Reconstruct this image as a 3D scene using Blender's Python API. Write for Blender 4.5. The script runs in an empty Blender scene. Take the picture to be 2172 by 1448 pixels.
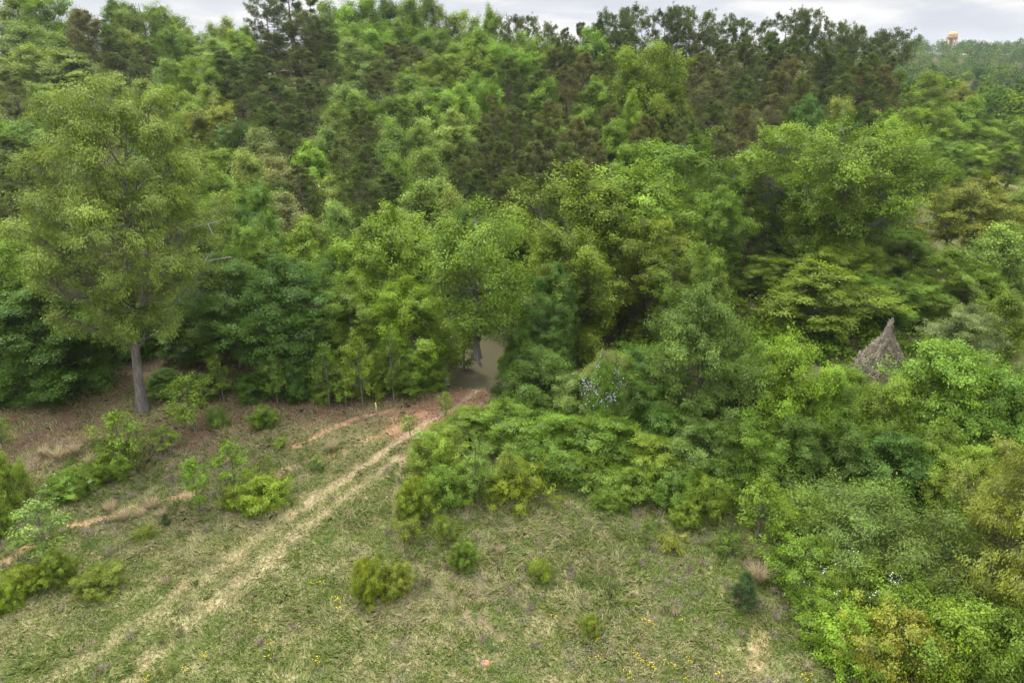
import bpy, math, random
import numpy as np
from math import radians, sin, cos, tan, pi, sqrt, atan2

# ------------------------------------------------------------------ camera, sky, sun, exposure
S = bpy.context.scene
COL = S.collection
CAM_Z = 24.0
FPX = 1448.0                       # focal length in pixels of a 2172 wide frame
PITCH = math.atan((724 - 105) / FPX)
cd = bpy.data.cameras.new('camera')
cd.sensor_width = 36.0
cd.lens = 24.0
cd.clip_start = 0.5
cd.clip_end = 6000
cam = bpy.data.objects.new('camera', cd)
COL.objects.link(cam)
cam.location = (0, 0, CAM_Z)
cam.rotation_euler = (pi / 2 - PITCH, 0, 0)
S.camera = cam

SUN_EL, SUN_AZ = radians(58), radians(-35)      # azimuth measured from +Y towards +X
w = bpy.data.worlds.new('World')
S.world = w
w.use_nodes = True
nt = w.node_tree
nt.nodes.clear()


def N(t, typ, **kw):
    n = t.nodes.new(typ)
    for k, v in kw.items():
        if k == 'ins':
            for a, b in v.items():
                n.inputs[a].default_value = b
        else:
            setattr(n, k, v)
    return n


def ramp(t, pts):
    n = t.nodes.new('ShaderNodeValToRGB')
    e = n.color_ramp.elements
    while len(e) < len(pts):
        e.new(0.5)
    for i, (p, c) in enumerate(pts):
        e[i].position = p
        e[i].color = (c, c, c, 1) if not isinstance(c, tuple) else (*c, 1)
    return n


sky = N(nt, 'ShaderNodeTexSky')
sky.sky_type = 'NISHITA'
sky.sun_disc = False
sky.sun_elevation = SUN_EL
sky.sun_rotation = SUN_AZ
sky.air_density = 1.0
sky.dust_density = 2.0
tc = N(nt, 'ShaderNodeTexCoord')
sep = N(nt, 'ShaderNodeSeparateXYZ')
nt.links.new(tc.outputs['Generated'], sep.inputs[0])
# stretched cloud layers (a cloud deck seen edge on near the horizon)
mp = N(nt, 'ShaderNodeMapping')
mp.inputs['Scale'].default_value = (3.0, 3.0, 12.0)
mp.inputs['Location'].default_value = (0.35, 0.0, 0.2)
nt.links.new(tc.outputs['Generated'], mp.inputs[0])
cn = N(nt, 'ShaderNodeTexNoise', ins={'Scale': 1.7, 'Detail': 9.0, 'Roughness': 0.56, 'Distortion': 0.35})
nt.links.new(mp.outputs[0], cn.inputs['Vector'])
cr = ramp(nt, [(0.38, (2.2, 2.3, 2.6)), (0.48, (2.45, 2.52, 2.75)), (0.56, (2.95, 2.97, 3.05)), (0.66, (3.5, 3.46, 3.42))])
nt.links.new(cn.outputs[0], cr.inputs[0])
# overcast gradient: the cloud deck is brighter towards the zenith
zr = N(nt, 'ShaderNodeMapRange', ins={'From Min': 0.12, 'From Max': 0.8, 'To Min': 1.0, 'To Max': 5.4})
nt.links.new(sep.outputs[2], zr.inputs[0])
vm = N(nt, 'ShaderNodeVectorMath', operation='SCALE')
nt.links.new(cr.outputs[0], vm.inputs[0])
nt.links.new(zr.outputs[0], vm.inputs['Scale'])
mx = N(nt, 'ShaderNodeMix', data_type='RGBA')
mx.inputs['Factor'].default_value = 0.93
nt.links.new(sky.outputs[0], mx.inputs['A'])
nt.links.new(vm.outputs[0], mx.inputs['B'])
bg = N(nt, 'ShaderNodeBackground', ins={'Strength': 0.1})
nt.links.new(mx.outputs['Result'], bg.inputs[0])
wo = N(nt, 'ShaderNodeOutputWorld')
nt.links.new(bg.outputs[0], wo.inputs[0])

sl = bpy.data.lights.new('sun', 'SUN')
sl.energy = 1.5
sl.angle = radians(10)
sl.color = (1.0, 0.965, 0.9)
sun = bpy.data.objects.new('sun', sl)
COL.objects.link(sun)
sun.location = (0, 0, 200)
sun.rotation_euler = (pi / 2 - SUN_EL, 0, pi - SUN_AZ)

S.view_settings.view_transform = 'Standard'
S.view_settings.look = 'None'
S.view_settings.exposure = 1.58
S.view_settings.gamma = 1.0
S.render.engine = 'CYCLES'
cy = S.cycles
cy.max_bounces = 6
cy.diffuse_bounces = 3
cy.glossy_bounces = 2
cy.transmission_bounces = 3
cy.volume_bounces = 0
cy.use_light_tree = False
cy.sample_clamp_indirect = 6
cy.transparent_max_bounces = 4
cy.use_denoising = True
cy.use_adaptive_sampling = False
cy.denoiser = 'OPENIMAGEDENOISE'
cy.denoising_input_passes = 'RGB_ALBEDO_NORMAL'
cy.denoising_prefilter = 'ACCURATE'
cy.caustics_reflective = False
cy.caustics_refractive = False

# ------------------------------------------------------------------ helpers
RNG = np.random.default_rng(11)


def _hash(ix, iy, s):
    n = (ix.astype(np.int64) * 374761393 + iy.astype(np.int64) * 668265263 + s * 982451653) & 0x7fffffff
    n = ((n ^ (n >> 13)) * 1274126177) & 0x7fffffff
    return ((n ^ (n >> 16)) & 0xffff) / 65535.0


def vnoise(x, y, scale=1.0, seed=0):
    x = np.asarray(x, float) / scale
    y = np.asarray(y, float) / scale
    ix, iy = np.floor(x), np.floor(y)
    fx, fy = x - ix, y - iy
    fx = fx * fx * (3 - 2 * fx)
    fy = fy * fy * (3 - 2 * fy)
    a = _hash(ix, iy, seed); b = _hash(ix + 1, iy, seed)
    c = _hash(ix, iy + 1, seed); d = _hash(ix + 1, iy + 1, seed)
    return (a * (1 - fx) + b * fx) * (1 - fy) + (c * (1 - fx) + d * fx) * fy


def fbm(x, y, scale=1.0, seed=0, oct=4):
    r, a, t = 0, 1.0, 0
    for o in range(oct):
        r = r + a * vnoise(x, y, scale / 2 ** o, seed + o * 7)
        t += a
        a *= 0.55
    return r / t


def sstep(a, b, x):
    t = np.clip((np.asarray(x, float) - a) / (b - a), 0, 1)
    return t * t * (3 - 2 * t)


POND = (-4.0, 60.5, 13.5, 11.5)          # centre and radii
WATER_Z = -1.0


def height(x, y):
    x = np.asarray(x, float); y = np.asarray(y, float)
    t = x / np.maximum(y, 8)
    A = np.interp(t, [-1.2, -.75, -.3, 0, .2, .35, .5, .62, .8], [20, 17, 15, 12, 10, 9, 6.5, 1.5, -2])
    hill = A * sstep(62, 168, y)
    far = np.interp(y, [200, 300, 500, 700, 1000, 1500], [-10, -6, 7, 20, 14, 8]) + 5 * (vnoise(x, y, 160, 5) - .5)
    k = sstep(185, 290, y)
    z = hill * (1 - k) + far * k
    z = z + 0.35 * (fbm(x, y, 9, 3, 3) - .5) + 0.10 * (fbm(x, y, 1.6, 9, 3) - .5)
    # bank on the left below the big oak and the low ground right of the meadow
    z = z - 0.7 * sstep(8, 26, x - (y - 22) * .15) * sstep(70, 30, y)
    # pond basin
    wob = 1 + 0.16 * (vnoise(x, y, 5, 31) - .5) * 2
    e = np.sqrt(((x - POND[0]) / (POND[2] * wob)) ** 2 + ((y - POND[1]) / (POND[3] * wob)) ** 2)
    z = z - 1.9 * sstep(1.32, 0.82, e)
    return z


CP, SP = cos(PITCH), sin(PITCH)


def ray(u, v):
    a = (u - 1086) / FPX
    b = (724 - v) / FPX
    return np.array([a, CP + b * SP, -SP + b * CP])


def at_depth(u, v, D):
    d = ray(u, v)
    return d * (D / d[1]) + np.array([0, 0, CAM_Z])


def on_ground(u, v, zoff=0.0):
    d = ray(u, v)
    lo = 10.0
    for i in range(600):
        p = d * lo
        if p[2] + CAM_Z < height(p[0], p[1]) + zoff:
            break
        lo += 0.25 + lo * .002
    a, b = lo - 0.4 - lo * .002, lo
    for i in range(18):
        m = (a + b) / 2
        p = d * m
        if p[2] + CAM_Z < height(p[0], p[1]) + zoff:
            b = m
        else:
            a = m
    p = d * b
    return np.array([p[0], p[1], p[2] + CAM_Z])


def cam_depth(x, y, z):
    return y * CP + (CAM_Z - z) * SP


def proj(x, y, z):
    zc = y * CP + (CAM_Z - z) * SP
    yc = y * SP - (CAM_Z - z) * CP
    return 1086 + FPX * x / zc, 724 - FPX * yc / zc


def make_mesh(name, V, F, mat, attrs=None, smooth=False):
    """V (n,3); F (m,k) int with a fixed k; attrs name -> (domain, type, values)"""
    me = bpy.data.meshes.new(name)
    V = np.ascontiguousarray(V, np.float32)
    groups = F if isinstance(F, list) else [F]
    groups = [np.ascontiguousarray(g, np.int32) for g in groups if len(g)]
    loops = np.concatenate([g.ravel() for g in groups])
    starts, tot = [], []
    off = 0
    for g in groups:
        starts.append(off + np.arange(len(g)) * g.shape[1])
        tot.append(np.full(len(g), g.shape[1]))
        off += g.size
    starts = np.concatenate(starts).astype(np.int32)
    tot = np.concatenate(tot).astype(np.int32)
    me.vertices.add(len(V))
    me.vertices.foreach_set('co', V.ravel())
    me.loops.add(len(loops))
    me.loops.foreach_set('vertex_index', loops)
    me.polygons.add(len(starts))
    me.polygons.foreach_set('loop_start', starts)
    me.polygons.foreach_set('loop_total', tot)
    me.update(calc_edges=True)
    if attrs:
        for k, (dom, typ, val) in attrs.items():
            at = me.attributes.new(k, typ, dom)
            val = np.ascontiguousarray(val, np.float32).ravel()
            at.data.foreach_set('color' if typ == 'FLOAT_COLOR' else 'value', val)
    if smooth:
        me.polygons.foreach_set('use_smooth', np.ones(len(starts), bool))
    if mat:
        me.materials.append(mat)
    return me


def link(name, me, parent=None, color=None):
    o = bpy.data.objects.new(name, me)
    COL.objects.link(o)
    if parent is not None:
        o.parent = parent
    if color is not None:
        o.color = (*color, 1)
    return o


def tag(o, label=None, cat=None, group=None, kind=None):
    if label: o['label'] = label
    if cat: o['category'] = cat
    if group: o['group'] = group
    if kind: o['kind'] = kind
    return o


# ------------------------------------------------------------------ materials
def new_mat(name):
    m = bpy.data.materials.new(name)
    m.use_nodes = True
    m.node_tree.nodes.clear()
    return m, m.node_tree


def leaf_material(name, trans=0.22, gloss=0.012, rough=0.4, spread=0.55, warm=(1.14, 1.06, .7)):
    m, t = new_mat(name)
    oi = N(t, 'ShaderNodeObjectInfo')
    at = N(t, 'ShaderNodeAttribute', attribute_name='vary')
    hi = N(t, 'ShaderNodeMapRange', ins={'From Min': 0, 'From Max': 1, 'To Min': 1 - spread, 'To Max': 1 + spread})
    t.links.new(at.outputs['Fac'], hi.inputs[0])
    sc = N(t, 'ShaderNodeVectorMath', operation='SCALE')
    t.links.new(oi.outputs['Color'], sc.inputs[0])
    t.links.new(hi.outputs[0], sc.inputs['Scale'])
    at2 = N(t, 'ShaderNodeAttribute', attribute_name='hue')
    wm = N(t, 'ShaderNodeVectorMath', operation='MULTIPLY')
    wm.inputs[1].default_value = warm
    t.links.new(sc.outputs[0], wm.inputs[0])
    mx = N(t, 'ShaderNodeMix', data_type='RGBA')
    t.links.new(at2.outputs['Fac'], mx.inputs['Factor'])
    t.links.new(sc.outputs[0], mx.inputs['A'])
    t.links.new(wm.outputs[0], mx.inputs['B'])
    df = N(t, 'ShaderNodeBsdfDiffuse')
    tr = N(t, 'ShaderNodeBsdfTranslucent')
    tcol = N(t, 'ShaderNodeVectorMath', operation='MULTIPLY')
    tcol.inputs[1].default_value = (1.25, 1.3, .7)
    t.links.new(mx.outputs['Result'], tcol.inputs[0])
    t.links.new(mx.outputs['Result'], df.inputs[0])
    t.links.new(tcol.outputs[0], tr.inputs[0])
    m1 = N(t, 'ShaderNodeMixShader')
    m1.inputs[0].default_value = trans
    t.links.new(df.outputs[0], m1.inputs[1])
    t.links.new(tr.outputs[0], m1.inputs[2])
    gl = N(t, 'ShaderNodeBsdfGlossy', ins={'Roughness': rough})
    gl.inputs[0].default_value = (.9, .95, 1, 1)
    m2 = N(t, 'ShaderNodeMixShader')
    m2.inputs[0].default_value = gloss
    t.links.new(m1.outputs[0], m2.inputs[1])
    t.links.new(gl.outputs[0], m2.inputs[2])
    o = N(t, 'ShaderNodeOutputMaterial')
    t.links.new(m2.outputs[0], o.inputs[0])
    return m


M_LEAF = leaf_material('broad_leaf')
M_NEEDLE = leaf_material('pine_needle', trans=0.15, gloss=0.008, spread=.6, warm=(1.08, 1.0, .8))


def bark_material(name, base, dark, scale=6):
    m, t = new_mat(name)
    tc = N(t, 'ShaderNodeTexCoord')
    mp = N(t, 'ShaderNodeMapping')
    mp.inputs['Scale'].default_value = (1, 1, .18)
    t.links.new(tc.outputs['Object'], mp.inputs[0])
    no = N(t, 'ShaderNodeTexNoise', ins={'Scale': scale, 'Detail': 6.0, 'Roughness': .65})
    t.links.new(mp.outputs[0], no.inputs['Vector'])
    r = ramp(t, [(.35, dark), (.65, base)])
    t.links.new(no.outputs[0], r.inputs[0])
    b = N(t, 'ShaderNodeBsdfPrincipled', ins={'Roughness': .9})
    b.inputs['Specular IOR Level'].default_value = .2
    t.links.new(r.outputs[0], b.inputs['Base Color'])
    bu = N(t, 'ShaderNodeBump', ins={'Strength': .8, 'Distance': .05})
    t.links.new(no.outputs[0], bu.inputs['Height'])
    t.links.new(bu.outputs[0], b.inputs['Normal'])
    o = N(t, 'ShaderNodeOutputMaterial')
    t.links.new(b.outputs[0], o.inputs[0])
    return m


M_BARK = bark_material('grey_bark', (.175, .155, .13), (.06, .052, .042))
M_PBARK = bark_material('pine_bark', (.15, .105, .08), (.05, .035, .028))
M_DEAD = bark_material('dead_wood', (.27, .245, .21), (.14, .12, .10), 9)


def attr_material(name, rough=.9, trans=0.0, noise=None):
    m, t = new_mat(name)
    at = N(t, 'ShaderNodeAttribute', attribute_name='col')
    col = at.outputs['Color']
    nrm = None
    if noise:
        tc = N(t, 'ShaderNodeTexCoord')
        n1 = N(t, 'ShaderNodeTexNoise', ins={'Scale': noise, 'Detail': 5.0, 'Roughness': .7})
        t.links.new(tc.outputs['Object'], n1.inputs['Vector'])
        mr = N(t, 'ShaderNodeMapRange', ins={'From Min': .3, 'From Max': .7, 'To Min': .55, 'To Max': 1.45})
        t.links.new(n1.outputs[0], mr.inputs[0])
        sc = N(t, 'ShaderNodeVectorMath', operation='SCALE')
        t.links.new(col, sc.inputs[0])
        t.links.new(mr.outputs[0], sc.inputs['Scale'])
        col = sc.outputs[0]
        bu = N(t, 'ShaderNodeBump', ins={'Strength': .6, 'Distance': .06})
        t.links.new(n1.outputs[0], bu.inputs['Height'])
        nrm = bu.outputs[0]
    df = N(t, 'ShaderNodeBsdfDiffuse')
    t.links.new(col, df.inputs[0])
    if nrm:
        t.links.new(nrm, df.inputs['Normal'])
    out = df.outputs[0]
    if trans:
        tr = N(t, 'ShaderNodeBsdfTranslucent')
        t.links.new(col, tr.inputs[0])
        ms = N(t, 'ShaderNodeMixShader')
        ms.inputs[0].default_value = trans
        t.links.new(out, ms.inputs[1])
        t.links.new(tr.outputs[0], ms.inputs[2])
        out = ms.outputs[0]
    o = N(t, 'ShaderNodeOutputMaterial')
    t.links.new(out, o.inputs[0])
    return m


M_GROUND = attr_material('earth_and_turf', noise=7.0)
M_BLADE = attr_material('grass_blade', trans=.25)
M_FLAKE = attr_material('dry_leaf', trans=.1)


def plain(name, c, rough=.6, noise=.25, scale=3.0, metal=0.0):
    m, t = new_mat(name)
    tc = N(t, 'ShaderNodeTexCoord')
    n1 = N(t, 'ShaderNodeTexNoise', ins={'Scale': scale, 'Detail': 5.0, 'Roughness': .6})
    t.links.new(tc.outputs['Object'], n1.inputs['Vector'])
    mr = N(t, 'ShaderNodeMapRange', ins={'From Min': .3, 'From Max': .7, 'To Min': 1 - noise, 'To Max': 1 + noise})
    t.links.new(n1.outputs[0], mr.inputs[0])
    sc = N(t, 'ShaderNodeVectorMath', operation='SCALE')
    sc.inputs[0].default_value = c
    t.links.new(mr.outputs[0], sc.inputs['Scale'])
    b = N(t, 'ShaderNodeBsdfPrincipled', ins={'Roughness': rough, 'Metallic': metal})
    t.links.new(sc.outputs[0], b.inputs['Base Color'])
    o = N(t, 'ShaderNodeOutputMaterial')
    t.links.new(b.outputs[0], o.inputs[0])
    return m


M_STAKE = plain('bare_timber', (.5, .38, .2), .8)
M_TANK = plain('tan_paint', (.40, .23, .08), .55, .06, .4)
M_STEEL = plain('tan_steel', (.36, .22, .10), .6, .1, .4)
M_ANT = plain('red_soil', (.32, .18, .10), .95, .35, 14)

mw, t = new_mat('muddy_water')
b = N(t, 'ShaderNodeBsdfPrincipled', ins={'Roughness': .04, 'IOR': 1.33})
b.inputs['Base Color'].default_value = (.08, .072, .042, 1)
tc_ = N(t, 'ShaderNodeTexCoord')
n_ = N(t, 'ShaderNodeTexNoise', ins={'Scale': 1.4, 'Detail': 3.0})
t.links.new(tc_.outputs['Object'], n_.inputs['Vector'])
bu = N(t, 'ShaderNodeBump', ins={'Strength': .10, 'Distance': .05})
t.links.new(n_.outputs[0], bu.inputs['Height'])
t.links.new(bu.outputs[0], b.inputs['Normal'])
o_ = N(t, 'ShaderNodeOutputMaterial')
t.links.new(b.outputs[0], o_.inputs[0])
M_WATER = mw

# ------------------------------------------------------------------ ground
def pxline(pts):
    return np.array([on_ground(u, v)[:2] for u, v in pts])


RUT_L = pxline([(1062, 800), (1000, 838), (945, 872), (880, 912), (800, 968), (720, 1022), (650, 1070), (560, 1130), (440, 1215), (300, 1315), (180, 1400), (60, 1470)])
RUT_R = pxline([(1075, 818), (1020, 856), (950, 905), (862, 957), (820, 987), (760, 1032), (700, 1078), (640, 1130), (560, 1192), (470, 1270), (380, 1345), (250, 1470)])
SIDE = pxline([(862, 957), (846, 1000), (834, 1080), (845, 1140), (890, 1200), (950, 1258), (1000, 1305), (1060, 1350)])
CLAY = pxline([(-60, 1225), (0, 1195), (60, 1160), (150, 1115), (240, 1095), (330, 1065), (420, 1045)])
CLAY2 = pxline([(625, 948), (700, 912), (760, 885), (830, 870)])
CLAY3 = pxline([(560, 1020), (640, 985), (720, 962), (800, 925), (900, 880)])
SCRAPE = pxline([(1590, 1300), (1615, 1360), (1612, 1420), (1630, 1470)])
SOIL = pxline([(890, 905), (960, 865), (1020, 838), (1065, 812)])


def dist_line(x, y, L):
    best = np.full(x.shape, 1e9)
    for a, b in zip(L[:-1], L[1:]):
        d = b - a
        t = np.clip(((x - a[0]) * d[0] + (y - a[1]) * d[1]) / (d @ d), 0, 1)
        best = np.minimum(best, np.hypot(x - a[0] - t * d[0], y - a[1] - t * d[1]))
    return best


def masks(x, y):
    """track, clay, litter, forest, dry in 0..1 for arrays x, y"""
    near = (np.abs(x) < 70) & (y < 90) & (y > 5)
    n1 = fbm(x, y, 1.1, 41, 4)
    n2 = fbm(x, y, .45, 57, 3)
    jit = (n1 - .5) * .55 + (n2 - .5) * .35
    dl = dist_line(x, y, RUT_L) + jit
    dr = dist_line(x, y, RUT_R) + jit
    fade = .26 + .74 * sstep(27, 40, y)                # worn deeper beyond, straw-covered nearby
    track = np.maximum(sstep(.5, .12, dl), sstep(.38, .05, dr)) * fade
    strawy = np.maximum(sstep(.95, .15, dl), sstep(.95, .15, dr)) * .62
    side = sstep(.34, .10, dist_line(x, y, SIDE) + jit * .5) * .9
    clay = np.maximum(.85 * sstep(.45, .1, dist_line(x, y, CLAY) + jit * 1.3), .85 * sstep(.42, .05, dist_line(x, y, CLAY2) + jit * 1.3))
    clay = np.maximum(clay, .75 * sstep(.55, .1, dist_line(x, y, CLAY3) + jit * 2.2))
    clay = np.maximum(clay, .45 * sstep(.5, .1, dist_line(x, y, SCRAPE) + jit * 2))
    soil = sstep(3.6, 1.6, dist_line(x, y, SOIL) + jit * 2.5)
    # leaf litter below the wood on the left
    edge = np.interp(x, [-60, -30, -18, -10, -4, 2, 10, 60], [33.0, 34.8, 37.2, 40.6, 44.0, 48, 34, 22])
    litter = sstep(-2.5, 1.6, y - edge + (n1 - .5) * 5) * (x < 6)
    litter = np.clip(litter * (1.25 - .9 * fbm(x, y, 4, 77, 3) * .8), 0, 1)
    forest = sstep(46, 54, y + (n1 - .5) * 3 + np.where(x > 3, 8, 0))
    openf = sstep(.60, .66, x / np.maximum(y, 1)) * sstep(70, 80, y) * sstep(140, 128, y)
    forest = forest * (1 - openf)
    return track, side, clay, soil, litter, forest, strawy, openf


def ground_colour(x, y):
    track, side, clay, soil, litter, forest, strawy, openf = masks(x, y)
    big = fbm(x, y, 6, 91, 4)
    mid = fbm(x, y, 1.3, 17, 4)
    g = np.stack([.14 + 0 * x, .155 + 0 * x, .055 + 0 * x], -1)
    d = np.array([.30, .25, .135])
    k = np.clip(sstep(.42, .62, mid * .6 + big * .4) * .75 + strawy * .55, 0, 1)[..., None]
    c = g * (1 - k) + d * k

    def over(c, m, col):
        m = np.clip(m, 0, 1)[..., None]
        return c * (1 - m) + np.array(col) * m
    c = over(c, litter * .92, (.10, .062, .04))
    c = over(c, soil * .9, (.19, .105, .062))
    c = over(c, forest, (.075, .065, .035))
    c = over(c, openf, (.17, .18, .07))
    c = over(c, track * .95, (.27, .20, .125))
    c = over(c, side * .8, (.25, .19, .12))
    c = over(c, clay * .9, (.31, .18, .105))
    return c


def spaced(a, b, fine, lo, hi, grow):
    r = [lo]
    while r[-1] < hi - 1e-6:
        r.append(r[-1] + fine)
    s = fine
    while r[-1] < b:
        s *= grow
        r.append(r[-1] + s)
    l = [lo]
    s = fine
    while l[-1] > a:
        s *= grow
        l.append(l[-1] - s)
    return np.array(l[:0:-1] + r)


gx = spaced(-1040, 1040, .2, -36, 34, 1.07)
gy = spaced(-150, 1180, .2, 17, 52, 1.05)
GX, GY = np.meshgrid(gx, gy)
GZ = height(GX, GY)
gtrack, gside, gclay, gsoil, glitter, gforest, gstraw, gopen = masks(GX, GY)
# ruts are worn a few centimetres into the ground
GZ = GZ - .09 * gtrack - .16 * gside
Vg = np.stack([GX, GY, GZ], -1).reshape(-1, 3)
Cg = np.concatenate([ground_colour(GX, GY), np.ones(GX.shape + (1,))], -1).reshape(-1, 4)
ny, nx = GX.shape
idx = np.arange(ny * nx).reshape(ny, nx)
Fg = np.stack([idx[:-1, :-1], idx[:-1, 1:], idx[1:, 1:], idx[1:, :-1]], -1).reshape(-1, 4)


def fm(m):
    return ((m[:-1, :-1] + m[:-1, 1:] + m[1:, 1:] + m[1:, :-1]) / 4).ravel()


f_track = (fm(gtrack) > .3) | (fm(gside) > .45)
f_clay = (fm(gclay) > .35) & ~f_track
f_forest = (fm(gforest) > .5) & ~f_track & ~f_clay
f_soil = ((fm(glitter) > .55) | (fm(gsoil) > .5)) & ~f_track & ~f_clay & ~f_forest
f_meadow = ~(f_track | f_clay | f_forest | f_soil)


def ground_piece(name, sel, label):
    F = Fg[sel]
    used, inv = np.unique(F, return_inverse=True)
    me = make_mesh(name, Vg[used], inv.reshape(-1, 4), M_GROUND, {'col': ('POINT', 'FLOAT_COLOR', Cg[used])}, smooth=True)
    return tag(link(name, me), label, kind='structure')


ground_piece('meadow', f_meadow, 'open meadow ground of mixed green and straw coloured turf')
ground_piece('dirt_track', f_track, 'pale worn wheel ruts curving down to the pond')
ground_piece('clay_path', f_clay, 'bare orange clay path below the oak')
ground_piece('leafy_bank', f_soil, 'brown leaf covered bank at the edge of the wood')
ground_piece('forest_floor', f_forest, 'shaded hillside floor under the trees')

# pond
a = np.linspace(0, 2 * pi, 96, endpoint=False)
pv = np.stack([POND[0] + cos(0) * 1.5 * POND[2] * np.cos(a), POND[1] + 1.5 * POND[3] * np.sin(a), 0 * a + WATER_Z], -1)
pv = np.concatenate([pv, [[POND[0], POND[1], WATER_Z]]])
pf = np.stack([np.arange(96), (np.arange(96) + 1) % 96, np.full(96, 96)], -1)
tag(link('pond', make_mesh('pond', pv, pf, M_WATER)), 'still brown pond behind the waterside trees', kind='structure')


# ------------------------------------------------------------------ plant geometry
def unit(v):
    return v / np.maximum(np.linalg.norm(v, axis=-1, keepdims=True), 1e-9)


def tube(P, R, k=6):
    """one tapered tube through points P with radii R"""
    P = np.asarray(P, float); R = np.asarray(R, float)
    n = len(P)
    T = unit(np.gradient(P, axis=0))
    ref = np.array([1., 0, 0]) if abs(T[0][0]) < .8 else np.array([0, 1., 0])
    A = unit(np.cross(T, ref)); B = np.cross(T, A)
    an = np.arange(k) / k * 2 * pi
    V = P[:, None] + R[:, None, None] * (A[:, None] * np.cos(an)[None, :, None] + B[:, None] * np.sin(an)[None, :, None])
    V = V.reshape(-1, 3)
    i = np.arange(n - 1)[:, None] * k
    j = np.arange(k)[None]
    F = np.stack([i + j, i + (j + 1) % k, i + k + (j + 1) % k, i + k + j], -1).reshape(-1, 4)
    return V, F


def sticks(A, B, r0, r1, k=3, sag=.12, rng=RNG):
    """many 3-point tapered twigs, vectorised"""
    n = len(A)
    if n == 0:
        return np.zeros((0, 3)), np.zeros((0, 4), int)
    D = B - A
    L = np.linalg.norm(D, axis=1, keepdims=True)
    M = (A + B) / 2 + rng.normal(0, .08, (n, 3)) * L - np.array([0, 0, 1]) * sag * L
    P = np.stack([A, M, B], 1)
    T = unit(D)
    ref = np.where(np.abs(T[:, :1]) < .8, np.array([[1., 0, 0]]), np.array([[0, 1., 0]]))
    X = unit(np.cross(T, ref)); Y = np.cross(T, X)
    an = np.arange(k) / k * 2 * pi
    ring = X[:, None] * np.cos(an)[None, :, None] + Y[:, None] * np.sin(an)[None, :, None]
    r0 = np.broadcast_to(r0, (n,)); r1 = np.broadcast_to(r1, (n,))
    rr = np.stack([r0, (r0 + r1) / 2, r1], 1)
    V = P[:, :, None] + ring[:, None] * rr[:, :, None, None]
    V = V.reshape(-1, 3)
    base = (np.arange(n) * 3 * k)[:, None, None]
    s = (np.arange(2) * k)[None, :, None]
    j = np.arange(k)[None, None]
    F = np.stack([base + s + j, base + s + (j + 1) % k, base + s + k + (j + 1) % k, base + s + k + j], -1).reshape(-1, 4)
    return V, F


class Geo:
    def __init__(s):
        s.V, s.F, s.n = [], [], 0

    def add(s, V, F):
        s.V.append(V); s.F.append(F + s.n); s.n += len(V)

    def get(s):
        return np.concatenate(s.V), np.concatenate(s.F)


def leaves(P, Nn, size, rng, aspect=.55, droop=.25, dirs=None):
    """rhombic leaves, slightly folded, at P facing Nn"""
    n = len(P)
    Nn = unit(Nn)
    d = rng.normal(0, 1, (n, 3)) if dirs is None else dirs + rng.normal(0, .25, (n, 3))
    d[:, 2] -= droop
    T = unit(d - Nn * np.sum(d * Nn, 1, keepdims=True))
    B = np.cross(Nn, T)
    L = size * rng.uniform(.5, 1.45, (n, 1))
    W = L * aspect * .5
    fold = -.18 * L * rng.uniform(0, 1, (n, 1))
    V = np.stack([P, P + T * L * .5 + B * W + Nn * fold, P + T * L, P + T * L * .5 - B * W + Nn * fold], 1).reshape(-1, 3)
    F = np.arange(n * 4).reshape(-1, 4)
    return V, F


PROF = {
    'round': lambda t: np.sqrt(np.clip(1 - (2 * t - .92) ** 2 / 1.16, .05, 1)),
    'oval': lambda t: np.clip(np.sin(pi * np.clip(t * .9 + .1, 0, 1) ** .9), .06, 1) ** .8,
    'cone': lambda t: np.clip((1.02 - t) ** .75 * (0.45 + .75 * np.minimum(1, t * 3.2)), .04, 1),
    'vase': lambda t: np.clip((.45 + .75 * t) * np.sqrt(np.clip(1 - (np.maximum(t - .62, 0) / .42) ** 2, .05, 1)), .1, 1.1),
    'oak': lambda t: np.interp(t, [0, .12, .3, .5, .68, .85, 1], [.45, .62, .9, 1.1, 1.02, .72, .42]),
    'mound': lambda t: np.sqrt(np.clip(1 - (t * .98) ** 2, .05, 1)),
}


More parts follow.
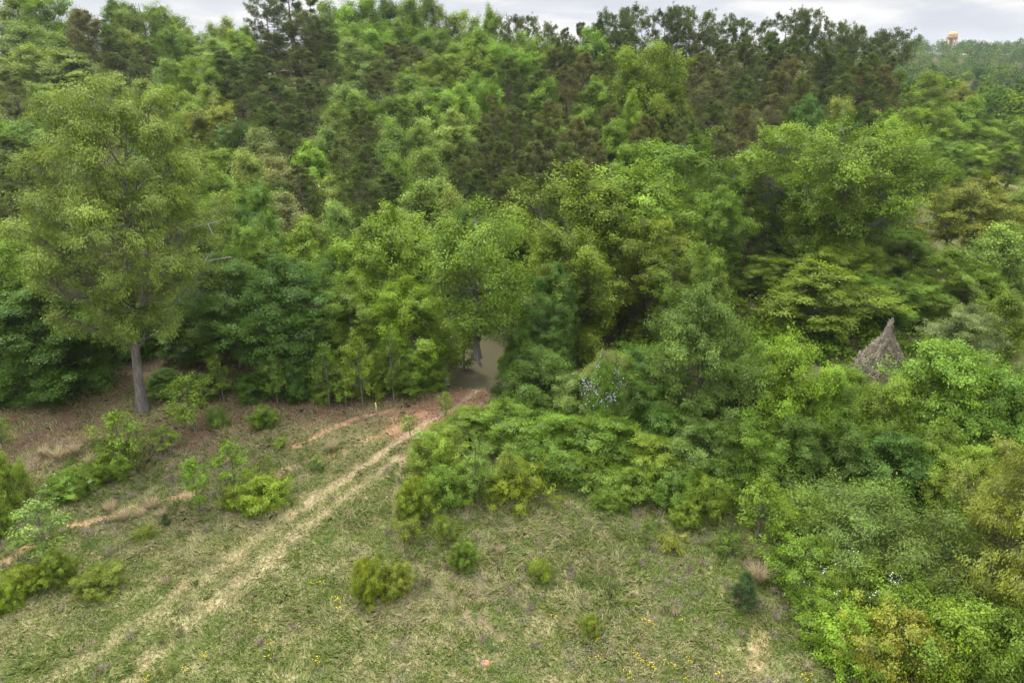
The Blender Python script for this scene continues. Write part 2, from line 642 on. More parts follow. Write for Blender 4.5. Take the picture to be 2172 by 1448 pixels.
def broadleaf(seed, H, R, cb=.2, prof='round', lobes=24, tips=28, lpt=55, leaf=.2, lobe_r=.36, spray=.42,
              trunk_r=None, stems=1, squash=.75, aspect=.55, droop=.25, up=.75, lean=0.0, rmin=.35, forks=0, hang=0.0,
              shell=.55, shoots=.1, rough=.18, sz=.7):
    rng = np.random.default_rng(seed)
    g = Geo()
    tr = trunk_r or H * .016 + .04
    top = H * .93
    ph = rng.uniform(0, 6.28, 4)

    def tp(z, s=0):
        k = z / H
        return np.array([sin(k * 3.1 + ph[0] + s) * .025 * H * k + lean * k * H, sin(k * 2.6 + ph[1] + s * 2) * .025 * H * k, z])
    if stems == 1 and not forks:
        zs = np.linspace(-.3, top, 12)
        P = np.array([tp(z) for z in zs])
        rr = tr * (1 - zs / top) ** .8 + .02
        rr[0] *= 1.5; rr[1] *= 1.08
        g.add(*tube(P, np.maximum(rr, .02), 8))
    else:
        for s in range(max(stems, 1)):
            an = rng.uniform(0, 6.28)
            n = 9
            zs = np.linspace(-.2, H * rng.uniform(.55, .85), n)
            out = R * rng.uniform(.15, .5) * (zs / zs[-1]) ** 1.2
            P = np.stack([np.cos(an) * out + rng.normal(0, .03 * R, n), np.sin(an) * out + rng.normal(0, .03 * R, n), zs], 1)
            g.add(*tube(P, np.maximum(tr * (1 - zs / zs[-1] * .9) / (1 if forks else 1.4), .012), 6))
    zc0 = cb * H
    LV, LN, LD = [], [], []
    vary, hue = [], []
    tw_a, tw_b, tw_r = [], [], []
    pf = PROF[prof]
    ga = rng.uniform(0, 6.28)
    asym = rng.uniform(-.2, .2, 2)
    for i in range(lobes):
        t = (i + rng.uniform(.1, .9)) / lobes
        t = t ** .85
        rad = float(pf(t)) * R
        an = ga + i * 2.39996 + rng.normal(0, .35)
        rr_ = rad * rng.uniform(rmin, .8) * (1 + asym[0] * cos(an) + asym[1] * sin(an))
        lr = R * lobe_r * rng.uniform(.7, 1.25) * (.55 + .45 * min(1, rad / R))
        rr_ *= rng.uniform(1 - rough, 1 + rough)
        z = zc0 + t * (H - zc0 - lr * squash * .8) * rng.uniform(1 - rough * .7, 1) + lr * .2
        c = tp(min(z, top)) + np.array([cos(an) * rr_, sin(an) * rr_, 0])
        c[2] = z
        # limb
        zb = max(H * .12 if stems == 1 else 0.05, min(z - rr_ * rng.uniform(.35, .95) - lr * .2, top * .97))
        a0 = tp(zb)
        n = 6
        s = np.linspace(0, 1, n)[:, None]
        mid = a0 * (1 - s) + c * s
        mid[:, 2] += (np.sin(s[:, 0] * pi) * (-.10 if up > .3 else .08)) * np.linalg.norm(c - a0)
        mid[1:-1] += rng.normal(0, .035 * np.linalg.norm(c - a0), (n - 2, 3))
        r0 = max(.018, tr * .42 * (1 - zb / H * .6) * rng.uniform(.6, 1.1))
        g.add(*tube(mid, np.linspace(r0, max(.012, r0 * .25), n), 5))
        m = int(tips * rng.uniform(.75, 1.25) * (.6 + .4 * min(1, lr / (R * lobe_r))))
        dd = unit(rng.normal(0, 1, (m, 3)) + np.array([cos(an) * .35, sin(an) * .35, .35]))
        rad_t = lr * rng.uniform(shell, 1.12, (m, 1)) * (1 + .25 * rng.normal(0, 1, (m, 1)).clip(-1, 1.6))
        shoot = rng.uniform(0, 1, (m, 1)) < shoots
        rad_t = np.where(shoot, rad_t * rng.uniform(1.15, 1.5, (m, 1)), rad_t)
        off = dd * rad_t * np.array([rng.uniform(.75, 1.3), rng.uniform(.75, 1.3), squash * rng.uniform(.75, 1.3)])
        ld = unit(c - a0)
        off = off + ld * (off @ ld)[:, None] * rng.uniform(.05, .65)
        tip = c + off
        tip[:, 2] = np.maximum(tip[:, 2], .12 + rng.uniform(0, .3, m) * min(1, H * .1))
        anc = mid[rng.integers(3, n, m)]
        tw_a.append(anc); tw_b.append(tip); tw_r.append(np.full(m, max(.008, r0 * .22)))
        lv = rng.normal(.5, .13)
        lh = rng.uniform(0, .5)
        k = lpt
        j = np.repeat(np.arange(m), k)
        o = rng.normal(0, 1, (len(j), 3)) * np.array([1, 1, sz]) * spray
        along = (rng.uniform(-.9, .35, (len(j), 1))) * unit(tip - anc)[j] * spray * 1.4
        p = tip[j] + o * .62 + along
        if hang:
            p[:, 2] -= np.abs(rng.normal(0, hang, len(j)))
        p[:, 2] = np.maximum(p[:, 2], .03)
        nn = dd[j] * .95 + np.array([0, 0, up * .8]) + rng.normal(0, .38, (len(j), 3))
        LV.append(p); LN.append(nn); LD.append(unit(tip - anc)[j])
        tv = rng.normal(0, .13, m)
        vary.append(lv + tv[j] + rng.normal(0, .09, len(j)))
        hue.append(np.clip(lh + rng.normal(0, .2, m)[j] + rng.normal(0, .08, len(j)), 0, 1))
    tV, tF = sticks(np.concatenate(tw_a), np.concatenate(tw_b), np.concatenate(tw_r), np.concatenate(tw_r) * .4, rng=rng)
    g.add(tV, tF)
    V, F = leaves(np.concatenate(LV), np.concatenate(LN), leaf, rng, aspect, droop, np.concatenate(LD) * .8)
    return g.get(), (V, F), np.clip(np.concatenate(vary), 0, 1), np.concatenate(hue)


def pine(seed, H, R, cb=.35, branches=52, tufts=15, needles=22, nl=.34, nw=.055, flat=0.0, dead=.12):
    rng = np.random.default_rng(seed)
    g = Geo()
    tr = H * .012 + .05
    ph = rng.uniform(0, 6.28, 2)
    zs = np.linspace(-.3, H * .98, 10)
    bend = lambda z: np.array([sin(z / H * 2 + ph[0]) * .012 * z, sin(z / H * 2.4 + ph[1]) * .012 * z, z])
    P = np.array([bend(z) for z in zs])
    g.add(*tube(P, np.maximum(tr * (1 - zs / H * .93), .02), 7))
    tp_, td_, vary, hue = [], [], [], []
    A, B, RR = [], [], []
    for i in range(branches):
        t = (i + rng.uniform(0, 1)) / branches
        z = H * (cb + (1 - cb) * t * .98)
        if flat:
            L = R * (.35 + .75 * np.sin(min(t * 1.05 + .12, 1) * pi * .62)) * (1.0 - .45 * max(0, t - .8) / .2)
        else:
            L = R * (1 - t ** 1.7) ** .7 * min(1, .6 + t * 2.0)
        L = max(.5, L * rng.choice([rng.uniform(.4, .75), rng.uniform(.85, 1.2)], p=[.35, .65]))
        an = i * 2.39996 + rng.normal(0, .5)
        rise = rng.uniform(-.05, .25) + .12 * t
        a = bend(z)
        s = np.linspace(0, 1, 6)
        hor = L * s
        zz = z + L * rise * s ** 1.5 - .10 * L * np.sin(s * pi)
        Pb = np.stack([a[0] + np.cos(an) * hor, a[1] + np.sin(an) * hor, zz], 1) + rng.normal(0, .03 * L, (6, 3)) * s[:, None]
        r0 = max(.018, tr * .3 * (1 - t * .7))
        g.add(*tube(Pb, np.linspace(r0, .012, 6), 4))
        if rng.uniform() < dead * (1 - t):
            continue
        m = int(tufts * (.5 + .5 * L / R) * rng.uniform(.8, 1.2))
        q = rng.uniform(.3, 1.04, m) ** .7
        base = np.stack([np.interp(q, s, Pb[:, c]) for c in range(3)], 1)
        side = np.array([-sin(an), cos(an), 0])
        off = side * (rng.normal(0, .26, (m, 1)) * L * (1.15 - q[:, None] * .6)) + np.array([0, 0, 1]) * rng.normal(.12, .13, (m, 1)) * min(L, 2)
        tip = base + off
        A.append(base); B.append(tip); RR.append(np.full(m, .014))
        tp_.append(tip)
        td_.append(unit(off + np.array([cos(an), sin(an), .75])))
        bv = rng.normal(.5, .12)
        vary.append(bv + rng.normal(0, .12, m))
        hue.append(np.clip(rng.uniform(0, .6) + rng.normal(0, .25, m), 0, 1))
    tV, tF = sticks(np.concatenate(A), np.concatenate(B), np.concatenate(RR), .008, sag=0.0, rng=rng)
    g.add(tV, tF)
    tip = np.concatenate(tp_); td = np.concatenate(td_)
    j = np.repeat(np.arange(len(tip)), needles)
    d = unit(rng.normal(0, .62, (len(j), 3)) + td[j] * .75 + np.array([0, 0, .25]))
    p = tip[j] + d * .04 + rng.normal(0, .10, (len(j), 3))
    nn = unit(np.cross(d, rng.normal(0, 1, (len(j), 3))))
    L = nl * rng.uniform(.7, 1.25, (len(j), 1))
    B_ = np.cross(nn, d)
    V = np.stack([p, p + d * L * .5 + B_ * nw / 2, p + d * L, p + d * L * .5 - B_ * nw / 2], 1).reshape(-1, 3)
    F = np.arange(len(j) * 4).reshape(-1, 4)
    v = np.concatenate(vary)[j] + rng.normal(0, .13, len(j))
    h = np.clip(np.concatenate(hue)[j] + rng.normal(0, .15, len(j)), 0, 1)
    return g.get(), (V, F), np.clip(v, 0, 1), h


PROTO = {}


def proto(key, geo, wood_mat, leaf_mat, H, R):
    (wV, wF), (lV, lF), v, h = geo
    wm = make_mesh(key + '_wood', wV, wF, wood_mat, smooth=True)
    lm = make_mesh(key + '_leaf', lV, lF, leaf_mat, {'vary': ('FACE', 'FLOAT', v), 'hue': ('FACE', 'FLOAT', h)})
    PROTO.setdefault(key, []).append((wm, lm, H, R))


# broad round forest trees
vr = random.Random(4)
for i in range(9):
    proto('round', broadleaf(100 + i, 14, 4.6, cb=.12, lobes=vr.randint(22, 36), tips=27, lpt=78, leaf=.19, lobe_r=vr.uniform(.27, .37), squash=1.05,
                             up=.6, prof=['round', 'oval', 'vase'][i % 3], rough=.25), M_BARK, M_LEAF, 14, 4.6)
# upright oval forest trees
for i in range(5):
    proto('oval', broadleaf(130 + i, 14, 3.6, cb=.1, prof='oval', lobes=32, tips=22, lpt=72, leaf=.18, lobe_r=.30, squash=1.35, up=.5, rough=.25), M_BARK, M_LEAF, 14, 3.6)
# airy pale trees
for i in range(6):
    proto('airy', broadleaf(150 + i, 14, 3.6, cb=.12, prof='oval', lobes=40, tips=22, lpt=44, leaf=.165, lobe_r=.25, squash=1.35, up=.35, shell=.25,
                            sz=1.1, rough=.3, shoots=.2), M_BARK, M_LEAF, 14, 3.6)
for i in range(7):
    proto('pine', pine(200 + i, 16, 3.4, cb=.28, branches=38 + 3 * i, tufts=24, nw=.06, dead=.25), M_PBARK, M_NEEDLE, 16, 3.4)
for i in range(5):
    proto('flatpine', pine(220 + i, 16, 3.2, cb=.46 + .03 * i, branches=36, tufts=24, flat=1, dead=.25, nw=.06), M_PBARK, M_NEEDLE, 16, 3.2)
# front-edge trees, denser with smaller leaves
for i in range(5):
    proto('front', broadleaf(250 + i, 12, 4.2, cb=.06, lobes=46, tips=30, lpt=78, leaf=.14, lobe_r=.24, spray=.34, squash=1.15, up=.6, rough=.22), M_BARK, M_LEAF, 12, 4.2)
for i in range(2):
    proto('layered', broadleaf(270 + i, 11, 4.6, cb=.10, lobes=46, tips=30, lpt=70, leaf=.14, lobe_r=.27, spray=.4, squash=.62, up=1.0, droop=.6, sz=.45), M_BARK, M_LEAF, 11, 4.6)
proto('spread', broadleaf(285, 17, 11, cb=.2, prof='vase', lobes=110, tips=30, lpt=52, leaf=.2, lobe_r=.135, spray=.45, trunk_r=.34, forks=1, stems=6, rmin=.25, squash=1.0, up=.6, rough=.1, shoots=.04), M_BARK, M_LEAF, 17, 11)
for i in range(3):
    proto('slender', broadleaf(290 + i, 13, 3.6, cb=.30, prof='vase', lobes=36, tips=22, lpt=40, leaf=.14, lobe_r=.26, spray=.36, trunk_r=.17, forks=1, stems=3, squash=1.1), M_BARK, M_LEAF, 13, 3.6)
# thicket trees and vine mounds
for i in range(4):
    proto('thicket', broadleaf(300 + i, 7, 3.4, cb=.02, prof='mound', lobes=42, tips=30, lpt=75, leaf=.105, lobe_r=.25, spray=.26, stems=3, trunk_r=.07, shoots=.2, squash=.95, rough=.3, up=.6), M_BARK, M_LEAF, 7, 3.4)
for i in range(3):
    proto('bush', broadleaf(320 + i, 2.2, 1.8, cb=.0, prof='mound', lobes=26, tips=26, lpt=50, leaf=.07, lobe_r=.28, spray=.15, stems=5, trunk_r=.025, shoots=.28, rough=.42, up=.5), M_BARK, M_LEAF, 2.2, 1.8)
for i in range(3):
    proto('shrublet', broadleaf(340 + i, .9, .75, cb=.0, prof='mound', lobes=14, tips=20, lpt=18, leaf=.05, shoots=.3, rough=.45, lobe_r=.34, spray=.10, stems=5, trunk_r=.012), M_BARK, M_LEAF, .9, .75)
for i in range(4):
    proto('sapling', broadleaf(360 + i, 4, 1.25, cb=.22, prof='oval', lobes=16, tips=12, lpt=20, leaf=.11, lobe_r=.34, spray=.17, trunk_r=.045), M_BARK, M_LEAF, 4, 1.25)
for i in range(2):
    proto('feather', broadleaf(380 + i, 4.5, 3.4, cb=.0, prof='mound', lobes=26, tips=26, lpt=50, leaf=.13, lobe_r=.32, spray=.34, stems=4, trunk_r=.04, squash=.6, aspect=.26, droop=.1, shell=.3, shoots=.25), M_BARK, M_LEAF, 4.5, 3.4)
proto('willowy', broadleaf(390, 13, 6.5, cb=.05, lobes=60, tips=34, lpt=60, leaf=.17, lobe_r=.22, spray=.34, aspect=.3, droop=1.2, hang=.25), M_BARK, M_LEAF, 13, 6.5)
for i in range(2):
    proto('cedar', broadleaf(400 + i, 2.2, .75, cb=.0, prof='cone', lobes=26, tips=20, lpt=26, leaf=.09, lobe_r=.4, spray=.1, aspect=.18, trunk_r=.04, droop=-1.2, up=.2), M_BARK, M_LEAF, 2.2, .75)

C = {
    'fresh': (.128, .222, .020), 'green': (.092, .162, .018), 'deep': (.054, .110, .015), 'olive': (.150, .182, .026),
    'pale': (.150, .225, .050), 'grey': (.150, .190, .075), 'pine': (.072, .104, .028), 'brown': (.100, .116, .045),
    'yellow': (.142, .205, .016), 'blue': (.085, .148, .030), 'lime': (.140, .225, .018), 'mid': (.116, .192, .020), 'rust': (.15, .10, .05),
    'silver': (.145, .195, .075), 'darkolive': (.094, .145, .014),
}
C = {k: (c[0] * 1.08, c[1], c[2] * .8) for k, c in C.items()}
ORD = ('first second third fourth fifth sixth seventh eighth ninth tenth eleventh twelfth thirteenth fourteenth fifteenth sixteenth '
       'seventeenth eighteenth nineteenth twentieth twenty-first twenty-second twenty-third twenty-fourth twenty-fifth twenty-sixth '
       'twenty-seventh twenty-eighth twenty-ninth thirtieth').split()
PLACED = []          # (object, u, phrase, place) for things whose label is completed by counting
cnt = {}


def plant(key, name, x, y, H, R, colour, label=None, cat='tree', group=None, rz=None, rng=random.Random(5), var=None, parts=('trunk', 'crown'),
          count=None, z=None, jit=.10, tilt=0.0):
    vs = PROTO[key]
    i = cnt.get(key, 0)
    cnt[key] = i + 1
    wm, lm, h0, r0 = vs[(i if var is None else var) % len(vs)]
    e = bpy.data.objects.new(name, None)
    e.empty_display_size = .3
    COL.objects.link(e)
    zz = float(height(x, y)) if z is None else z
    e.location = (x, y, zz)
    e.rotation_euler = (tilt * rng.uniform(-1, 1), tilt * rng.uniform(-1, 1), rng.uniform(0, 6.28) if rz is None else rz)
    sc = R / r0
    e.scale = (sc, sc * rng.uniform(.94, 1.06), H / h0)
    c = C[colour] if isinstance(colour, str) else colour
    k = 1 + rng.uniform(-jit, jit)
    c = (c[0] * k * (1 + rng.uniform(-jit, jit)), c[1] * k, c[2] * k * (1 + rng.uniform(-jit, jit)))
    link(parts[0], wm, e)
    link(parts[1], lm, e, c)
    tag(e, label, cat, group)
    if count:
        PLACED.append((e, proj(x, y, zz + H)[0], count[0], count[1]))
    return e


def by_top(key, name, u, v, wpx, D, colour, **kw):
    """a tree at distance D whose crown tops out at pixel (u, v) and is wpx wide"""
    p = at_depth(u, v, D)
    g = float(height(p[0], D))
    H = max(p[2] - g, 1.0)
    R = wpx / 2 / FPX * cam_depth(p[0], D, p[2] - H * .3)
    return plant(key, name, p[0], D, H, R, colour, **kw)


def by_base(key, name, u, v, wpx, vtop, colour, **kw):
    """a plant whose foot is at pixel (u, v) on the ground and whose top reaches vtop"""
    p = on_ground(u, v)
    q = at_depth(u, vtop, p[1])
    R = wpx / 2 / FPX * cam_depth(*p)
    return plant(key, name, p[0], p[1], max(q[2] - p[2], .25), R, colour, **kw)


# ------------------------------------------------------------------ the wooded hillside
# u, v of the crown top, width in pixels, kind letter
KIND = {
    'l': ('airy', 'pale', 'pale silvery green tree', 'airy_tree'),
    'g': ('round', 'green', 'round mid green tree', 'broadleaf_tree'),
    'f': ('round', 'fresh', 'bright fresh green tree', 'broadleaf_tree'),
    'm': ('round', 'mid', 'full leafy green tree', 'broadleaf_tree'),
    'd': ('round', 'deep', 'deep green bushy tree', 'broadleaf_tree'),
    'c': ('oval', 'mid', 'pointed green tree', 'pointed_tree'),
    'k': ('oval', 'pale', 'pointed pale green tree', 'pointed_tree'),
    'o': ('round', 'olive', 'olive yellow blossoming tree', 'broadleaf_tree'),
    'y': ('round', 'yellow', 'vivid yellow green tree', 'broadleaf_tree'),
    'p': ('pine', 'pine', 'dark olive pine', 'pine_tree'),
    'b': ('pine', 'brown', 'brownish pine', 'pine_tree'),
    'q': ('flatpine', 'pine', 'tall bare trunked pine with flat crown', 'pine_tree'),
    's': ('airy', 'grey', 'thin grey green tree', 'airy_tree'),
}
SKY = """20 -35 120 l;90 -30 120 f;160 10 80 s;235 -5 90 g;295 -8 110 g;350 12 80 f;400 52 70 s;445 48 70 l;480 28 70 l;520 50 60 f;
556 2 62 q;610 -25 120 p;655 -8 90 p;700 -8 100 g;765 -16 120 f;820 -8 100 d;880 -18 100 g;945 4 90 f;1000 26 80 l;1042 14 70 f;
1086 42 42 q;1122 40 44 q;1160 56 40 q;1200 60 50 p;1232 48 60 p;1268 40 60 p;1312 30 60 q;1352 22 66 q;1408 27 60 q;1446 22 56 q;
1482 30 60 q;1540 44 62 q;1600 52 60 q;1672 34 84 q;1722 28 46 q;1765 52 52 q;1800 62 54 q;1838 70 54 q;1884 74 76 q"""
HIGH = """30 40 130 l;110 62 120 l;178 22 90 b;222 64 70 p;262 52 90 l;305 88 84 p;345 50 70 g;395 60 100 f;452 82 90 k;498 60 90 f;
565 72 90 p;625 44 120 p;690 58 100 p;745 40 100 m;800 55 90 f;850 40 90 m;905 58 100 g;950 80 100 g;1010 62 110 f;1070 66 90 g;
1120 64 100 f;1172 78 76 b;1210 88 70 p;1252 54 110 f;1298 68 80 p;1340 64 80 p;1440 74 80 p;1490 70 80 p;1540 84 90 p;1590 80 90 p;
1640 70 90 p;1700 76 90 p;1745 86 80 p;1795 104 80 p;1850 110 90 p;1895 120 80 p;
60 96 120 l;145 104 130 k;235 112 90 b;350 118 100 l;410 112 90 f;470 108 110 p;560 118 100 p;640 104 110 p;700 112 90 p;750 84 110 k;
820 92 100 b;880 98 80 b;935 106 110 m;1010 98 110 m;1080 90 100 f;1180 104 90 b;1240 112 90 b;1300 108 90 p;1480 112 90 b;1550 118 90 b;
1620 112 90 p;1680 116 90 b;1760 112 90 p;1830 132 90 p;1880 140 80 b"""
UPPER = """20 150 110 p;90 170 110 l;230 150 100 l;300 160 100 l;360 176 90 f;425 170 100 l;505 172 90 p;580 160 110 p;655 176 110 p;
735 168 100 k;800 150 90 b;870 146 100 g;945 160 100 g;1015 150 80 f;1075 124 76 p;1135 150 90 p;1158 160 84 c;1205 138 90 b;1272 162 90 c;
1325 160 60 c;1475 160 80 b;1520 150 90 b;1585 160 90 p;1650 150 90 b;1715 160 90 p;1790 160 90 p;1860 176 90 p;
1640 200 100 b;1715 196 90 d;1510 214 100 p;1580 220 90 b;1765 220 90 d;1845 216 90 p;
320 222 110 l;395 212 100 l;468 208 90 p;560 220 110 p;640 232 120 p;705 206 90 l;770 200 100 c;835 196 100 g;895 192 100 l;
965 178 110 f;1045 204 90 b;1105 200 90 p;1170 214 80 b;1240 216 80 c;1300 220 90 b;1460 250 90 p;1530 270 100 b"""
MIDDLE = """440 214 110 o;500 248 110 d;545 262 110 s;610 276 100 p;680 256 110 l;765 232 96 p;820 250 100 l;890 246 84 k;955 232 100 k;
1030 262 100 p;1092 230 90 p;1150 262 100 p;1225 252 100 b;1300 250 90 c;1375 246 90 b;1440 262 80 b;
520 310 110 l;590 322 120 s;660 302 110 f;725 296 100 p;785 306 100 p;840 330 90 c;905 310 110 l;985 300 90 p;1060 300 100 p;1130 300 100 b;
1195 306 100 p;1260 300 100 b;1330 290 110 c"""
LOWER = """540 372 100 g;600 398 110 s;632 350 140 p;700 360 100 l;760 352 100 p;820 366 110 p;890 376 120 k;950 392 110 l;1015 360 100 p;
1085 362 110 p;1150 372 100 p;560 440 100 g;640 456 120 m;710 420 110 l;770 430 100 p;880 440 120 l;1100 430 110 d;
-30 220 140 l;35 250 120 g;10 290 120 p;60 330 110 p;15 390 120 p;90 440 120 g;20 470 120 l;520 430 90 d;400 300 120 g;450 350 120 m;380 410 120 g;470 420 110 l;330 350 120 d;300 280 110 g;1560 330 110 g;1690 330 120 d;1000 430 110 d;1050 450 100 g"""

BANDS = [(SKY, 166, 'on the skyline', 'skyline trees'), (HIGH, None, 'just below the skyline', 'trees just below the skyline'),
         (UPPER, None, 'on the upper slope', 'trees on the upper slope'), (MIDDLE, None, 'halfway down the wooded slope', 'trees halfway down the slope'),
         (LOWER, None, 'low on the wooded slope', 'trees at the foot of the slope')]
rf = random.Random(77)
for text, D0, place, grp in BANDS:
    for ent in text.replace('\n', '').split(';'):
        u, v, wpx, k = ent.split()
        u, v, wpx = float(u), float(v), float(wpx) * 1.25
        D = D0 if D0 else float(np.interp(v, [30, 70, 110, 170, 220, 270, 320, 370, 420, 470], [152, 146, 132, 114, 101, 91, 82, 75, 68, 62]))
        D += rf.uniform(-4, 4) * (D / 130)
        if k in 'pbq' and D0:
            D -= 12
        key, colr, phrase, nm = KIND[k]
        by_top(key, nm, u, v, wpx, D, colr, group=grp, count=(phrase, place), tilt=.03)

# ------------------------------------------------------------------ right-hand trees behind the thicket
R_ = [
    ('spread', 'maple_tree', 1800, 262, 470, 72, 'mid', 'huge spreading bright green maple with forked grey limbs'),
    ('round', 'broadleaf_tree', 1455, 276, 210, 76, 'mid', 'tall round green tree behind the dense oaks'),
    ('front', 'broadleaf_tree', 1235, 350, 310, 63, 'darkolive', 'broad full crowned tree in the very middle of the wood edge'),
    ('front', 'broadleaf_tree', 1350, 338, 290, 66, 'mid', 'big leafy tree rising right behind the middle thicket'),
    ('front', 'broadleaf_tree', 1520, 392, 170, 67, 'green', 'rounded green tree pressed against the spreading maple'),
    ('front', 'broadleaf_tree', 1390, 452, 210, 58, 'darkolive', 'dense olive green tree above the bluish layered bush'),
    ('front', 'broadleaf_tree', 1210, 470, 240, 55, 'darkolive', 'wide dark tree hanging over the right pond shore'),
    ('front', 'broadleaf_tree', 1495, 520, 170, 52, 'green', 'leafy green tree with drooping sprays in front of pines'),
    ('round', 'broadleaf_tree', 1745, 555, 260, 58, 'darkolive', 'low dome shaped dark olive tree under the spreading maple'),
    ('round', 'broadleaf_tree', 1905, 585, 150, 59, 'green', 'small green tree just right of the dome shaped olive tree'),
    ('round', 'broadleaf_tree', 2085, 368, 190, 82, 'olive', 'olive blossoming tree beside the tan field'),
    ('airy', 'airy_tree', 2125, 480, 190, 62, 'pale', 'thin pale tree in front of the tan field'),
    ('front', 'broadleaf_tree', 2165, 470, 150, 66, 'mid', 'green tree on the frame edge below the tan field'),
    ('front', 'broadleaf_tree', 2080, 560, 170, 60, 'green', 'bushy tree filling the space below the thin pale tree'),
    ('front', 'broadleaf_tree', 1960, 600, 170, 62, 'mid', 'bushy green tree under the right limbs of the maple'),
    ('round', 'broadleaf_tree', 1690, 470, 160, 88, 'green', 'shaded tree seen under the left limbs of the maple'),
    ('round', 'broadleaf_tree', 1850, 480, 170, 90, 'deep', 'dark tree seen under the right limbs of the maple'),
    ('front', 'broadleaf_tree', 1800, 500, 170, 66, 'mid', 'leafy tree growing under the fork of the spreading maple'),
    ('front', 'broadleaf_tree', 1940, 500, 150, 70, 'green', 'leafy tree below the right side of the maple'),
    ('round', 'broadleaf_tree', 1650, 540, 140, 68, 'green', 'shaded tree at the foot of the bare trunked pines'),
    ('airy', 'airy_tree', 1580, 470, 120, 80, 'mid', 'open tree beside the bare trunked pines'),
    ('slender', 'slender_tree', 2040, 400, 150, 84, 'mid', 'slim tree between the maple and the olive blossoming tree'),
    ('airy', 'airy_tree', 2030, 520, 150, 64, 'mid', 'open branched tree between the maple and the pale tree'),
    ('round', 'broadleaf_tree', 1895, 232, 150, 100, 'fresh', 'bright round tree left of the tan field, behind the maple'),
    ('round', 'broadleaf_tree', 1815, 205, 130, 104, 'olive', 'cream blossomed tree in front of the last pines'),
    ('round', 'broadleaf_tree', 1985, 212, 130, 130, 'lime', 'lime green tree below the distant ridge'),
    ('round', 'broadleaf_tree', 2055, 208, 150, 134, 'green', 'dark leaved tree standing on the far side of the field'),
    ('round', 'broadleaf_tree', 2125, 236, 130, 134, 'mid', 'last round tree on the field edge at the frame side'),
    ('round', 'broadleaf_tree', 2165, 290, 110, 130, 'green', 'round green tree cut by the frame edge above the field'),
    ('airy', 'airy_tree', 1972, 146, 110, 170, 'yellow', 'vivid yellow tree poking above the wood below the ridge'),
    ('round', 'broadleaf_tree', 2040, 172, 90, 172, 'olive', 'olive crowned tree right of the vivid yellow one'),
    ('round', 'broadleaf_tree', 1938, 270, 130, 96, 'pale', 'pale leaved tree directly behind the maple crown'),
    ('round', 'broadleaf_tree', 2010, 290, 130, 120, 'green', 'deep green tree touching the upper right of the maple'),
    ('round', 'broadleaf_tree', 2070, 300, 110, 126, 'mid', 'shaded tree on the left end of the tan field'),
    ('round', 'broadleaf_tree', 1385, 86, 170, 108, 'yellow', 'tallest yellow green tree standing out among dark pines'),
    ('oval', 'pointed_tree', 1340, 190, 80, 98, 'lime', 'narrow lime tree at the foot of the yellow green giant'),
    ('round', 'broadleaf_tree', 1440, 200, 120, 104, 'darkolive', 'darker lobe like tree beside the yellow green giant'),
    ('pine', 'pine_tree', 1595, 420, 110, 74, 'pine', 'lone dark pine with thin bare trunk left of the maple'),
    ('flatpine', 'pine_tree', 1640, 400, 90, 78, 'pine', 'second bare trunked pine beside the maple'),
    ('oval', 'pointed_tree', 1600, 300, 90, 84, 'blue', 'bluish grey pointed tree between pines and maple'),
    ('airy', 'airy_tree', 2150, 610, 150, 50, 'green', 'leafy tree on the frame edge below the pale one'),
    ('layered', 'layered_tree', 2075, 645, 150, 46, 'silver', 'silvery white flowering tree above the right thicket'),
]
for key, nm, u, v, wpx, D, colr, lab in R_:
    kw = dict(label=lab)
    if key == 'spread':
        kw['rz'] = 0.6
    by_top(key, nm, u, v, wpx, D, colr, **kw)

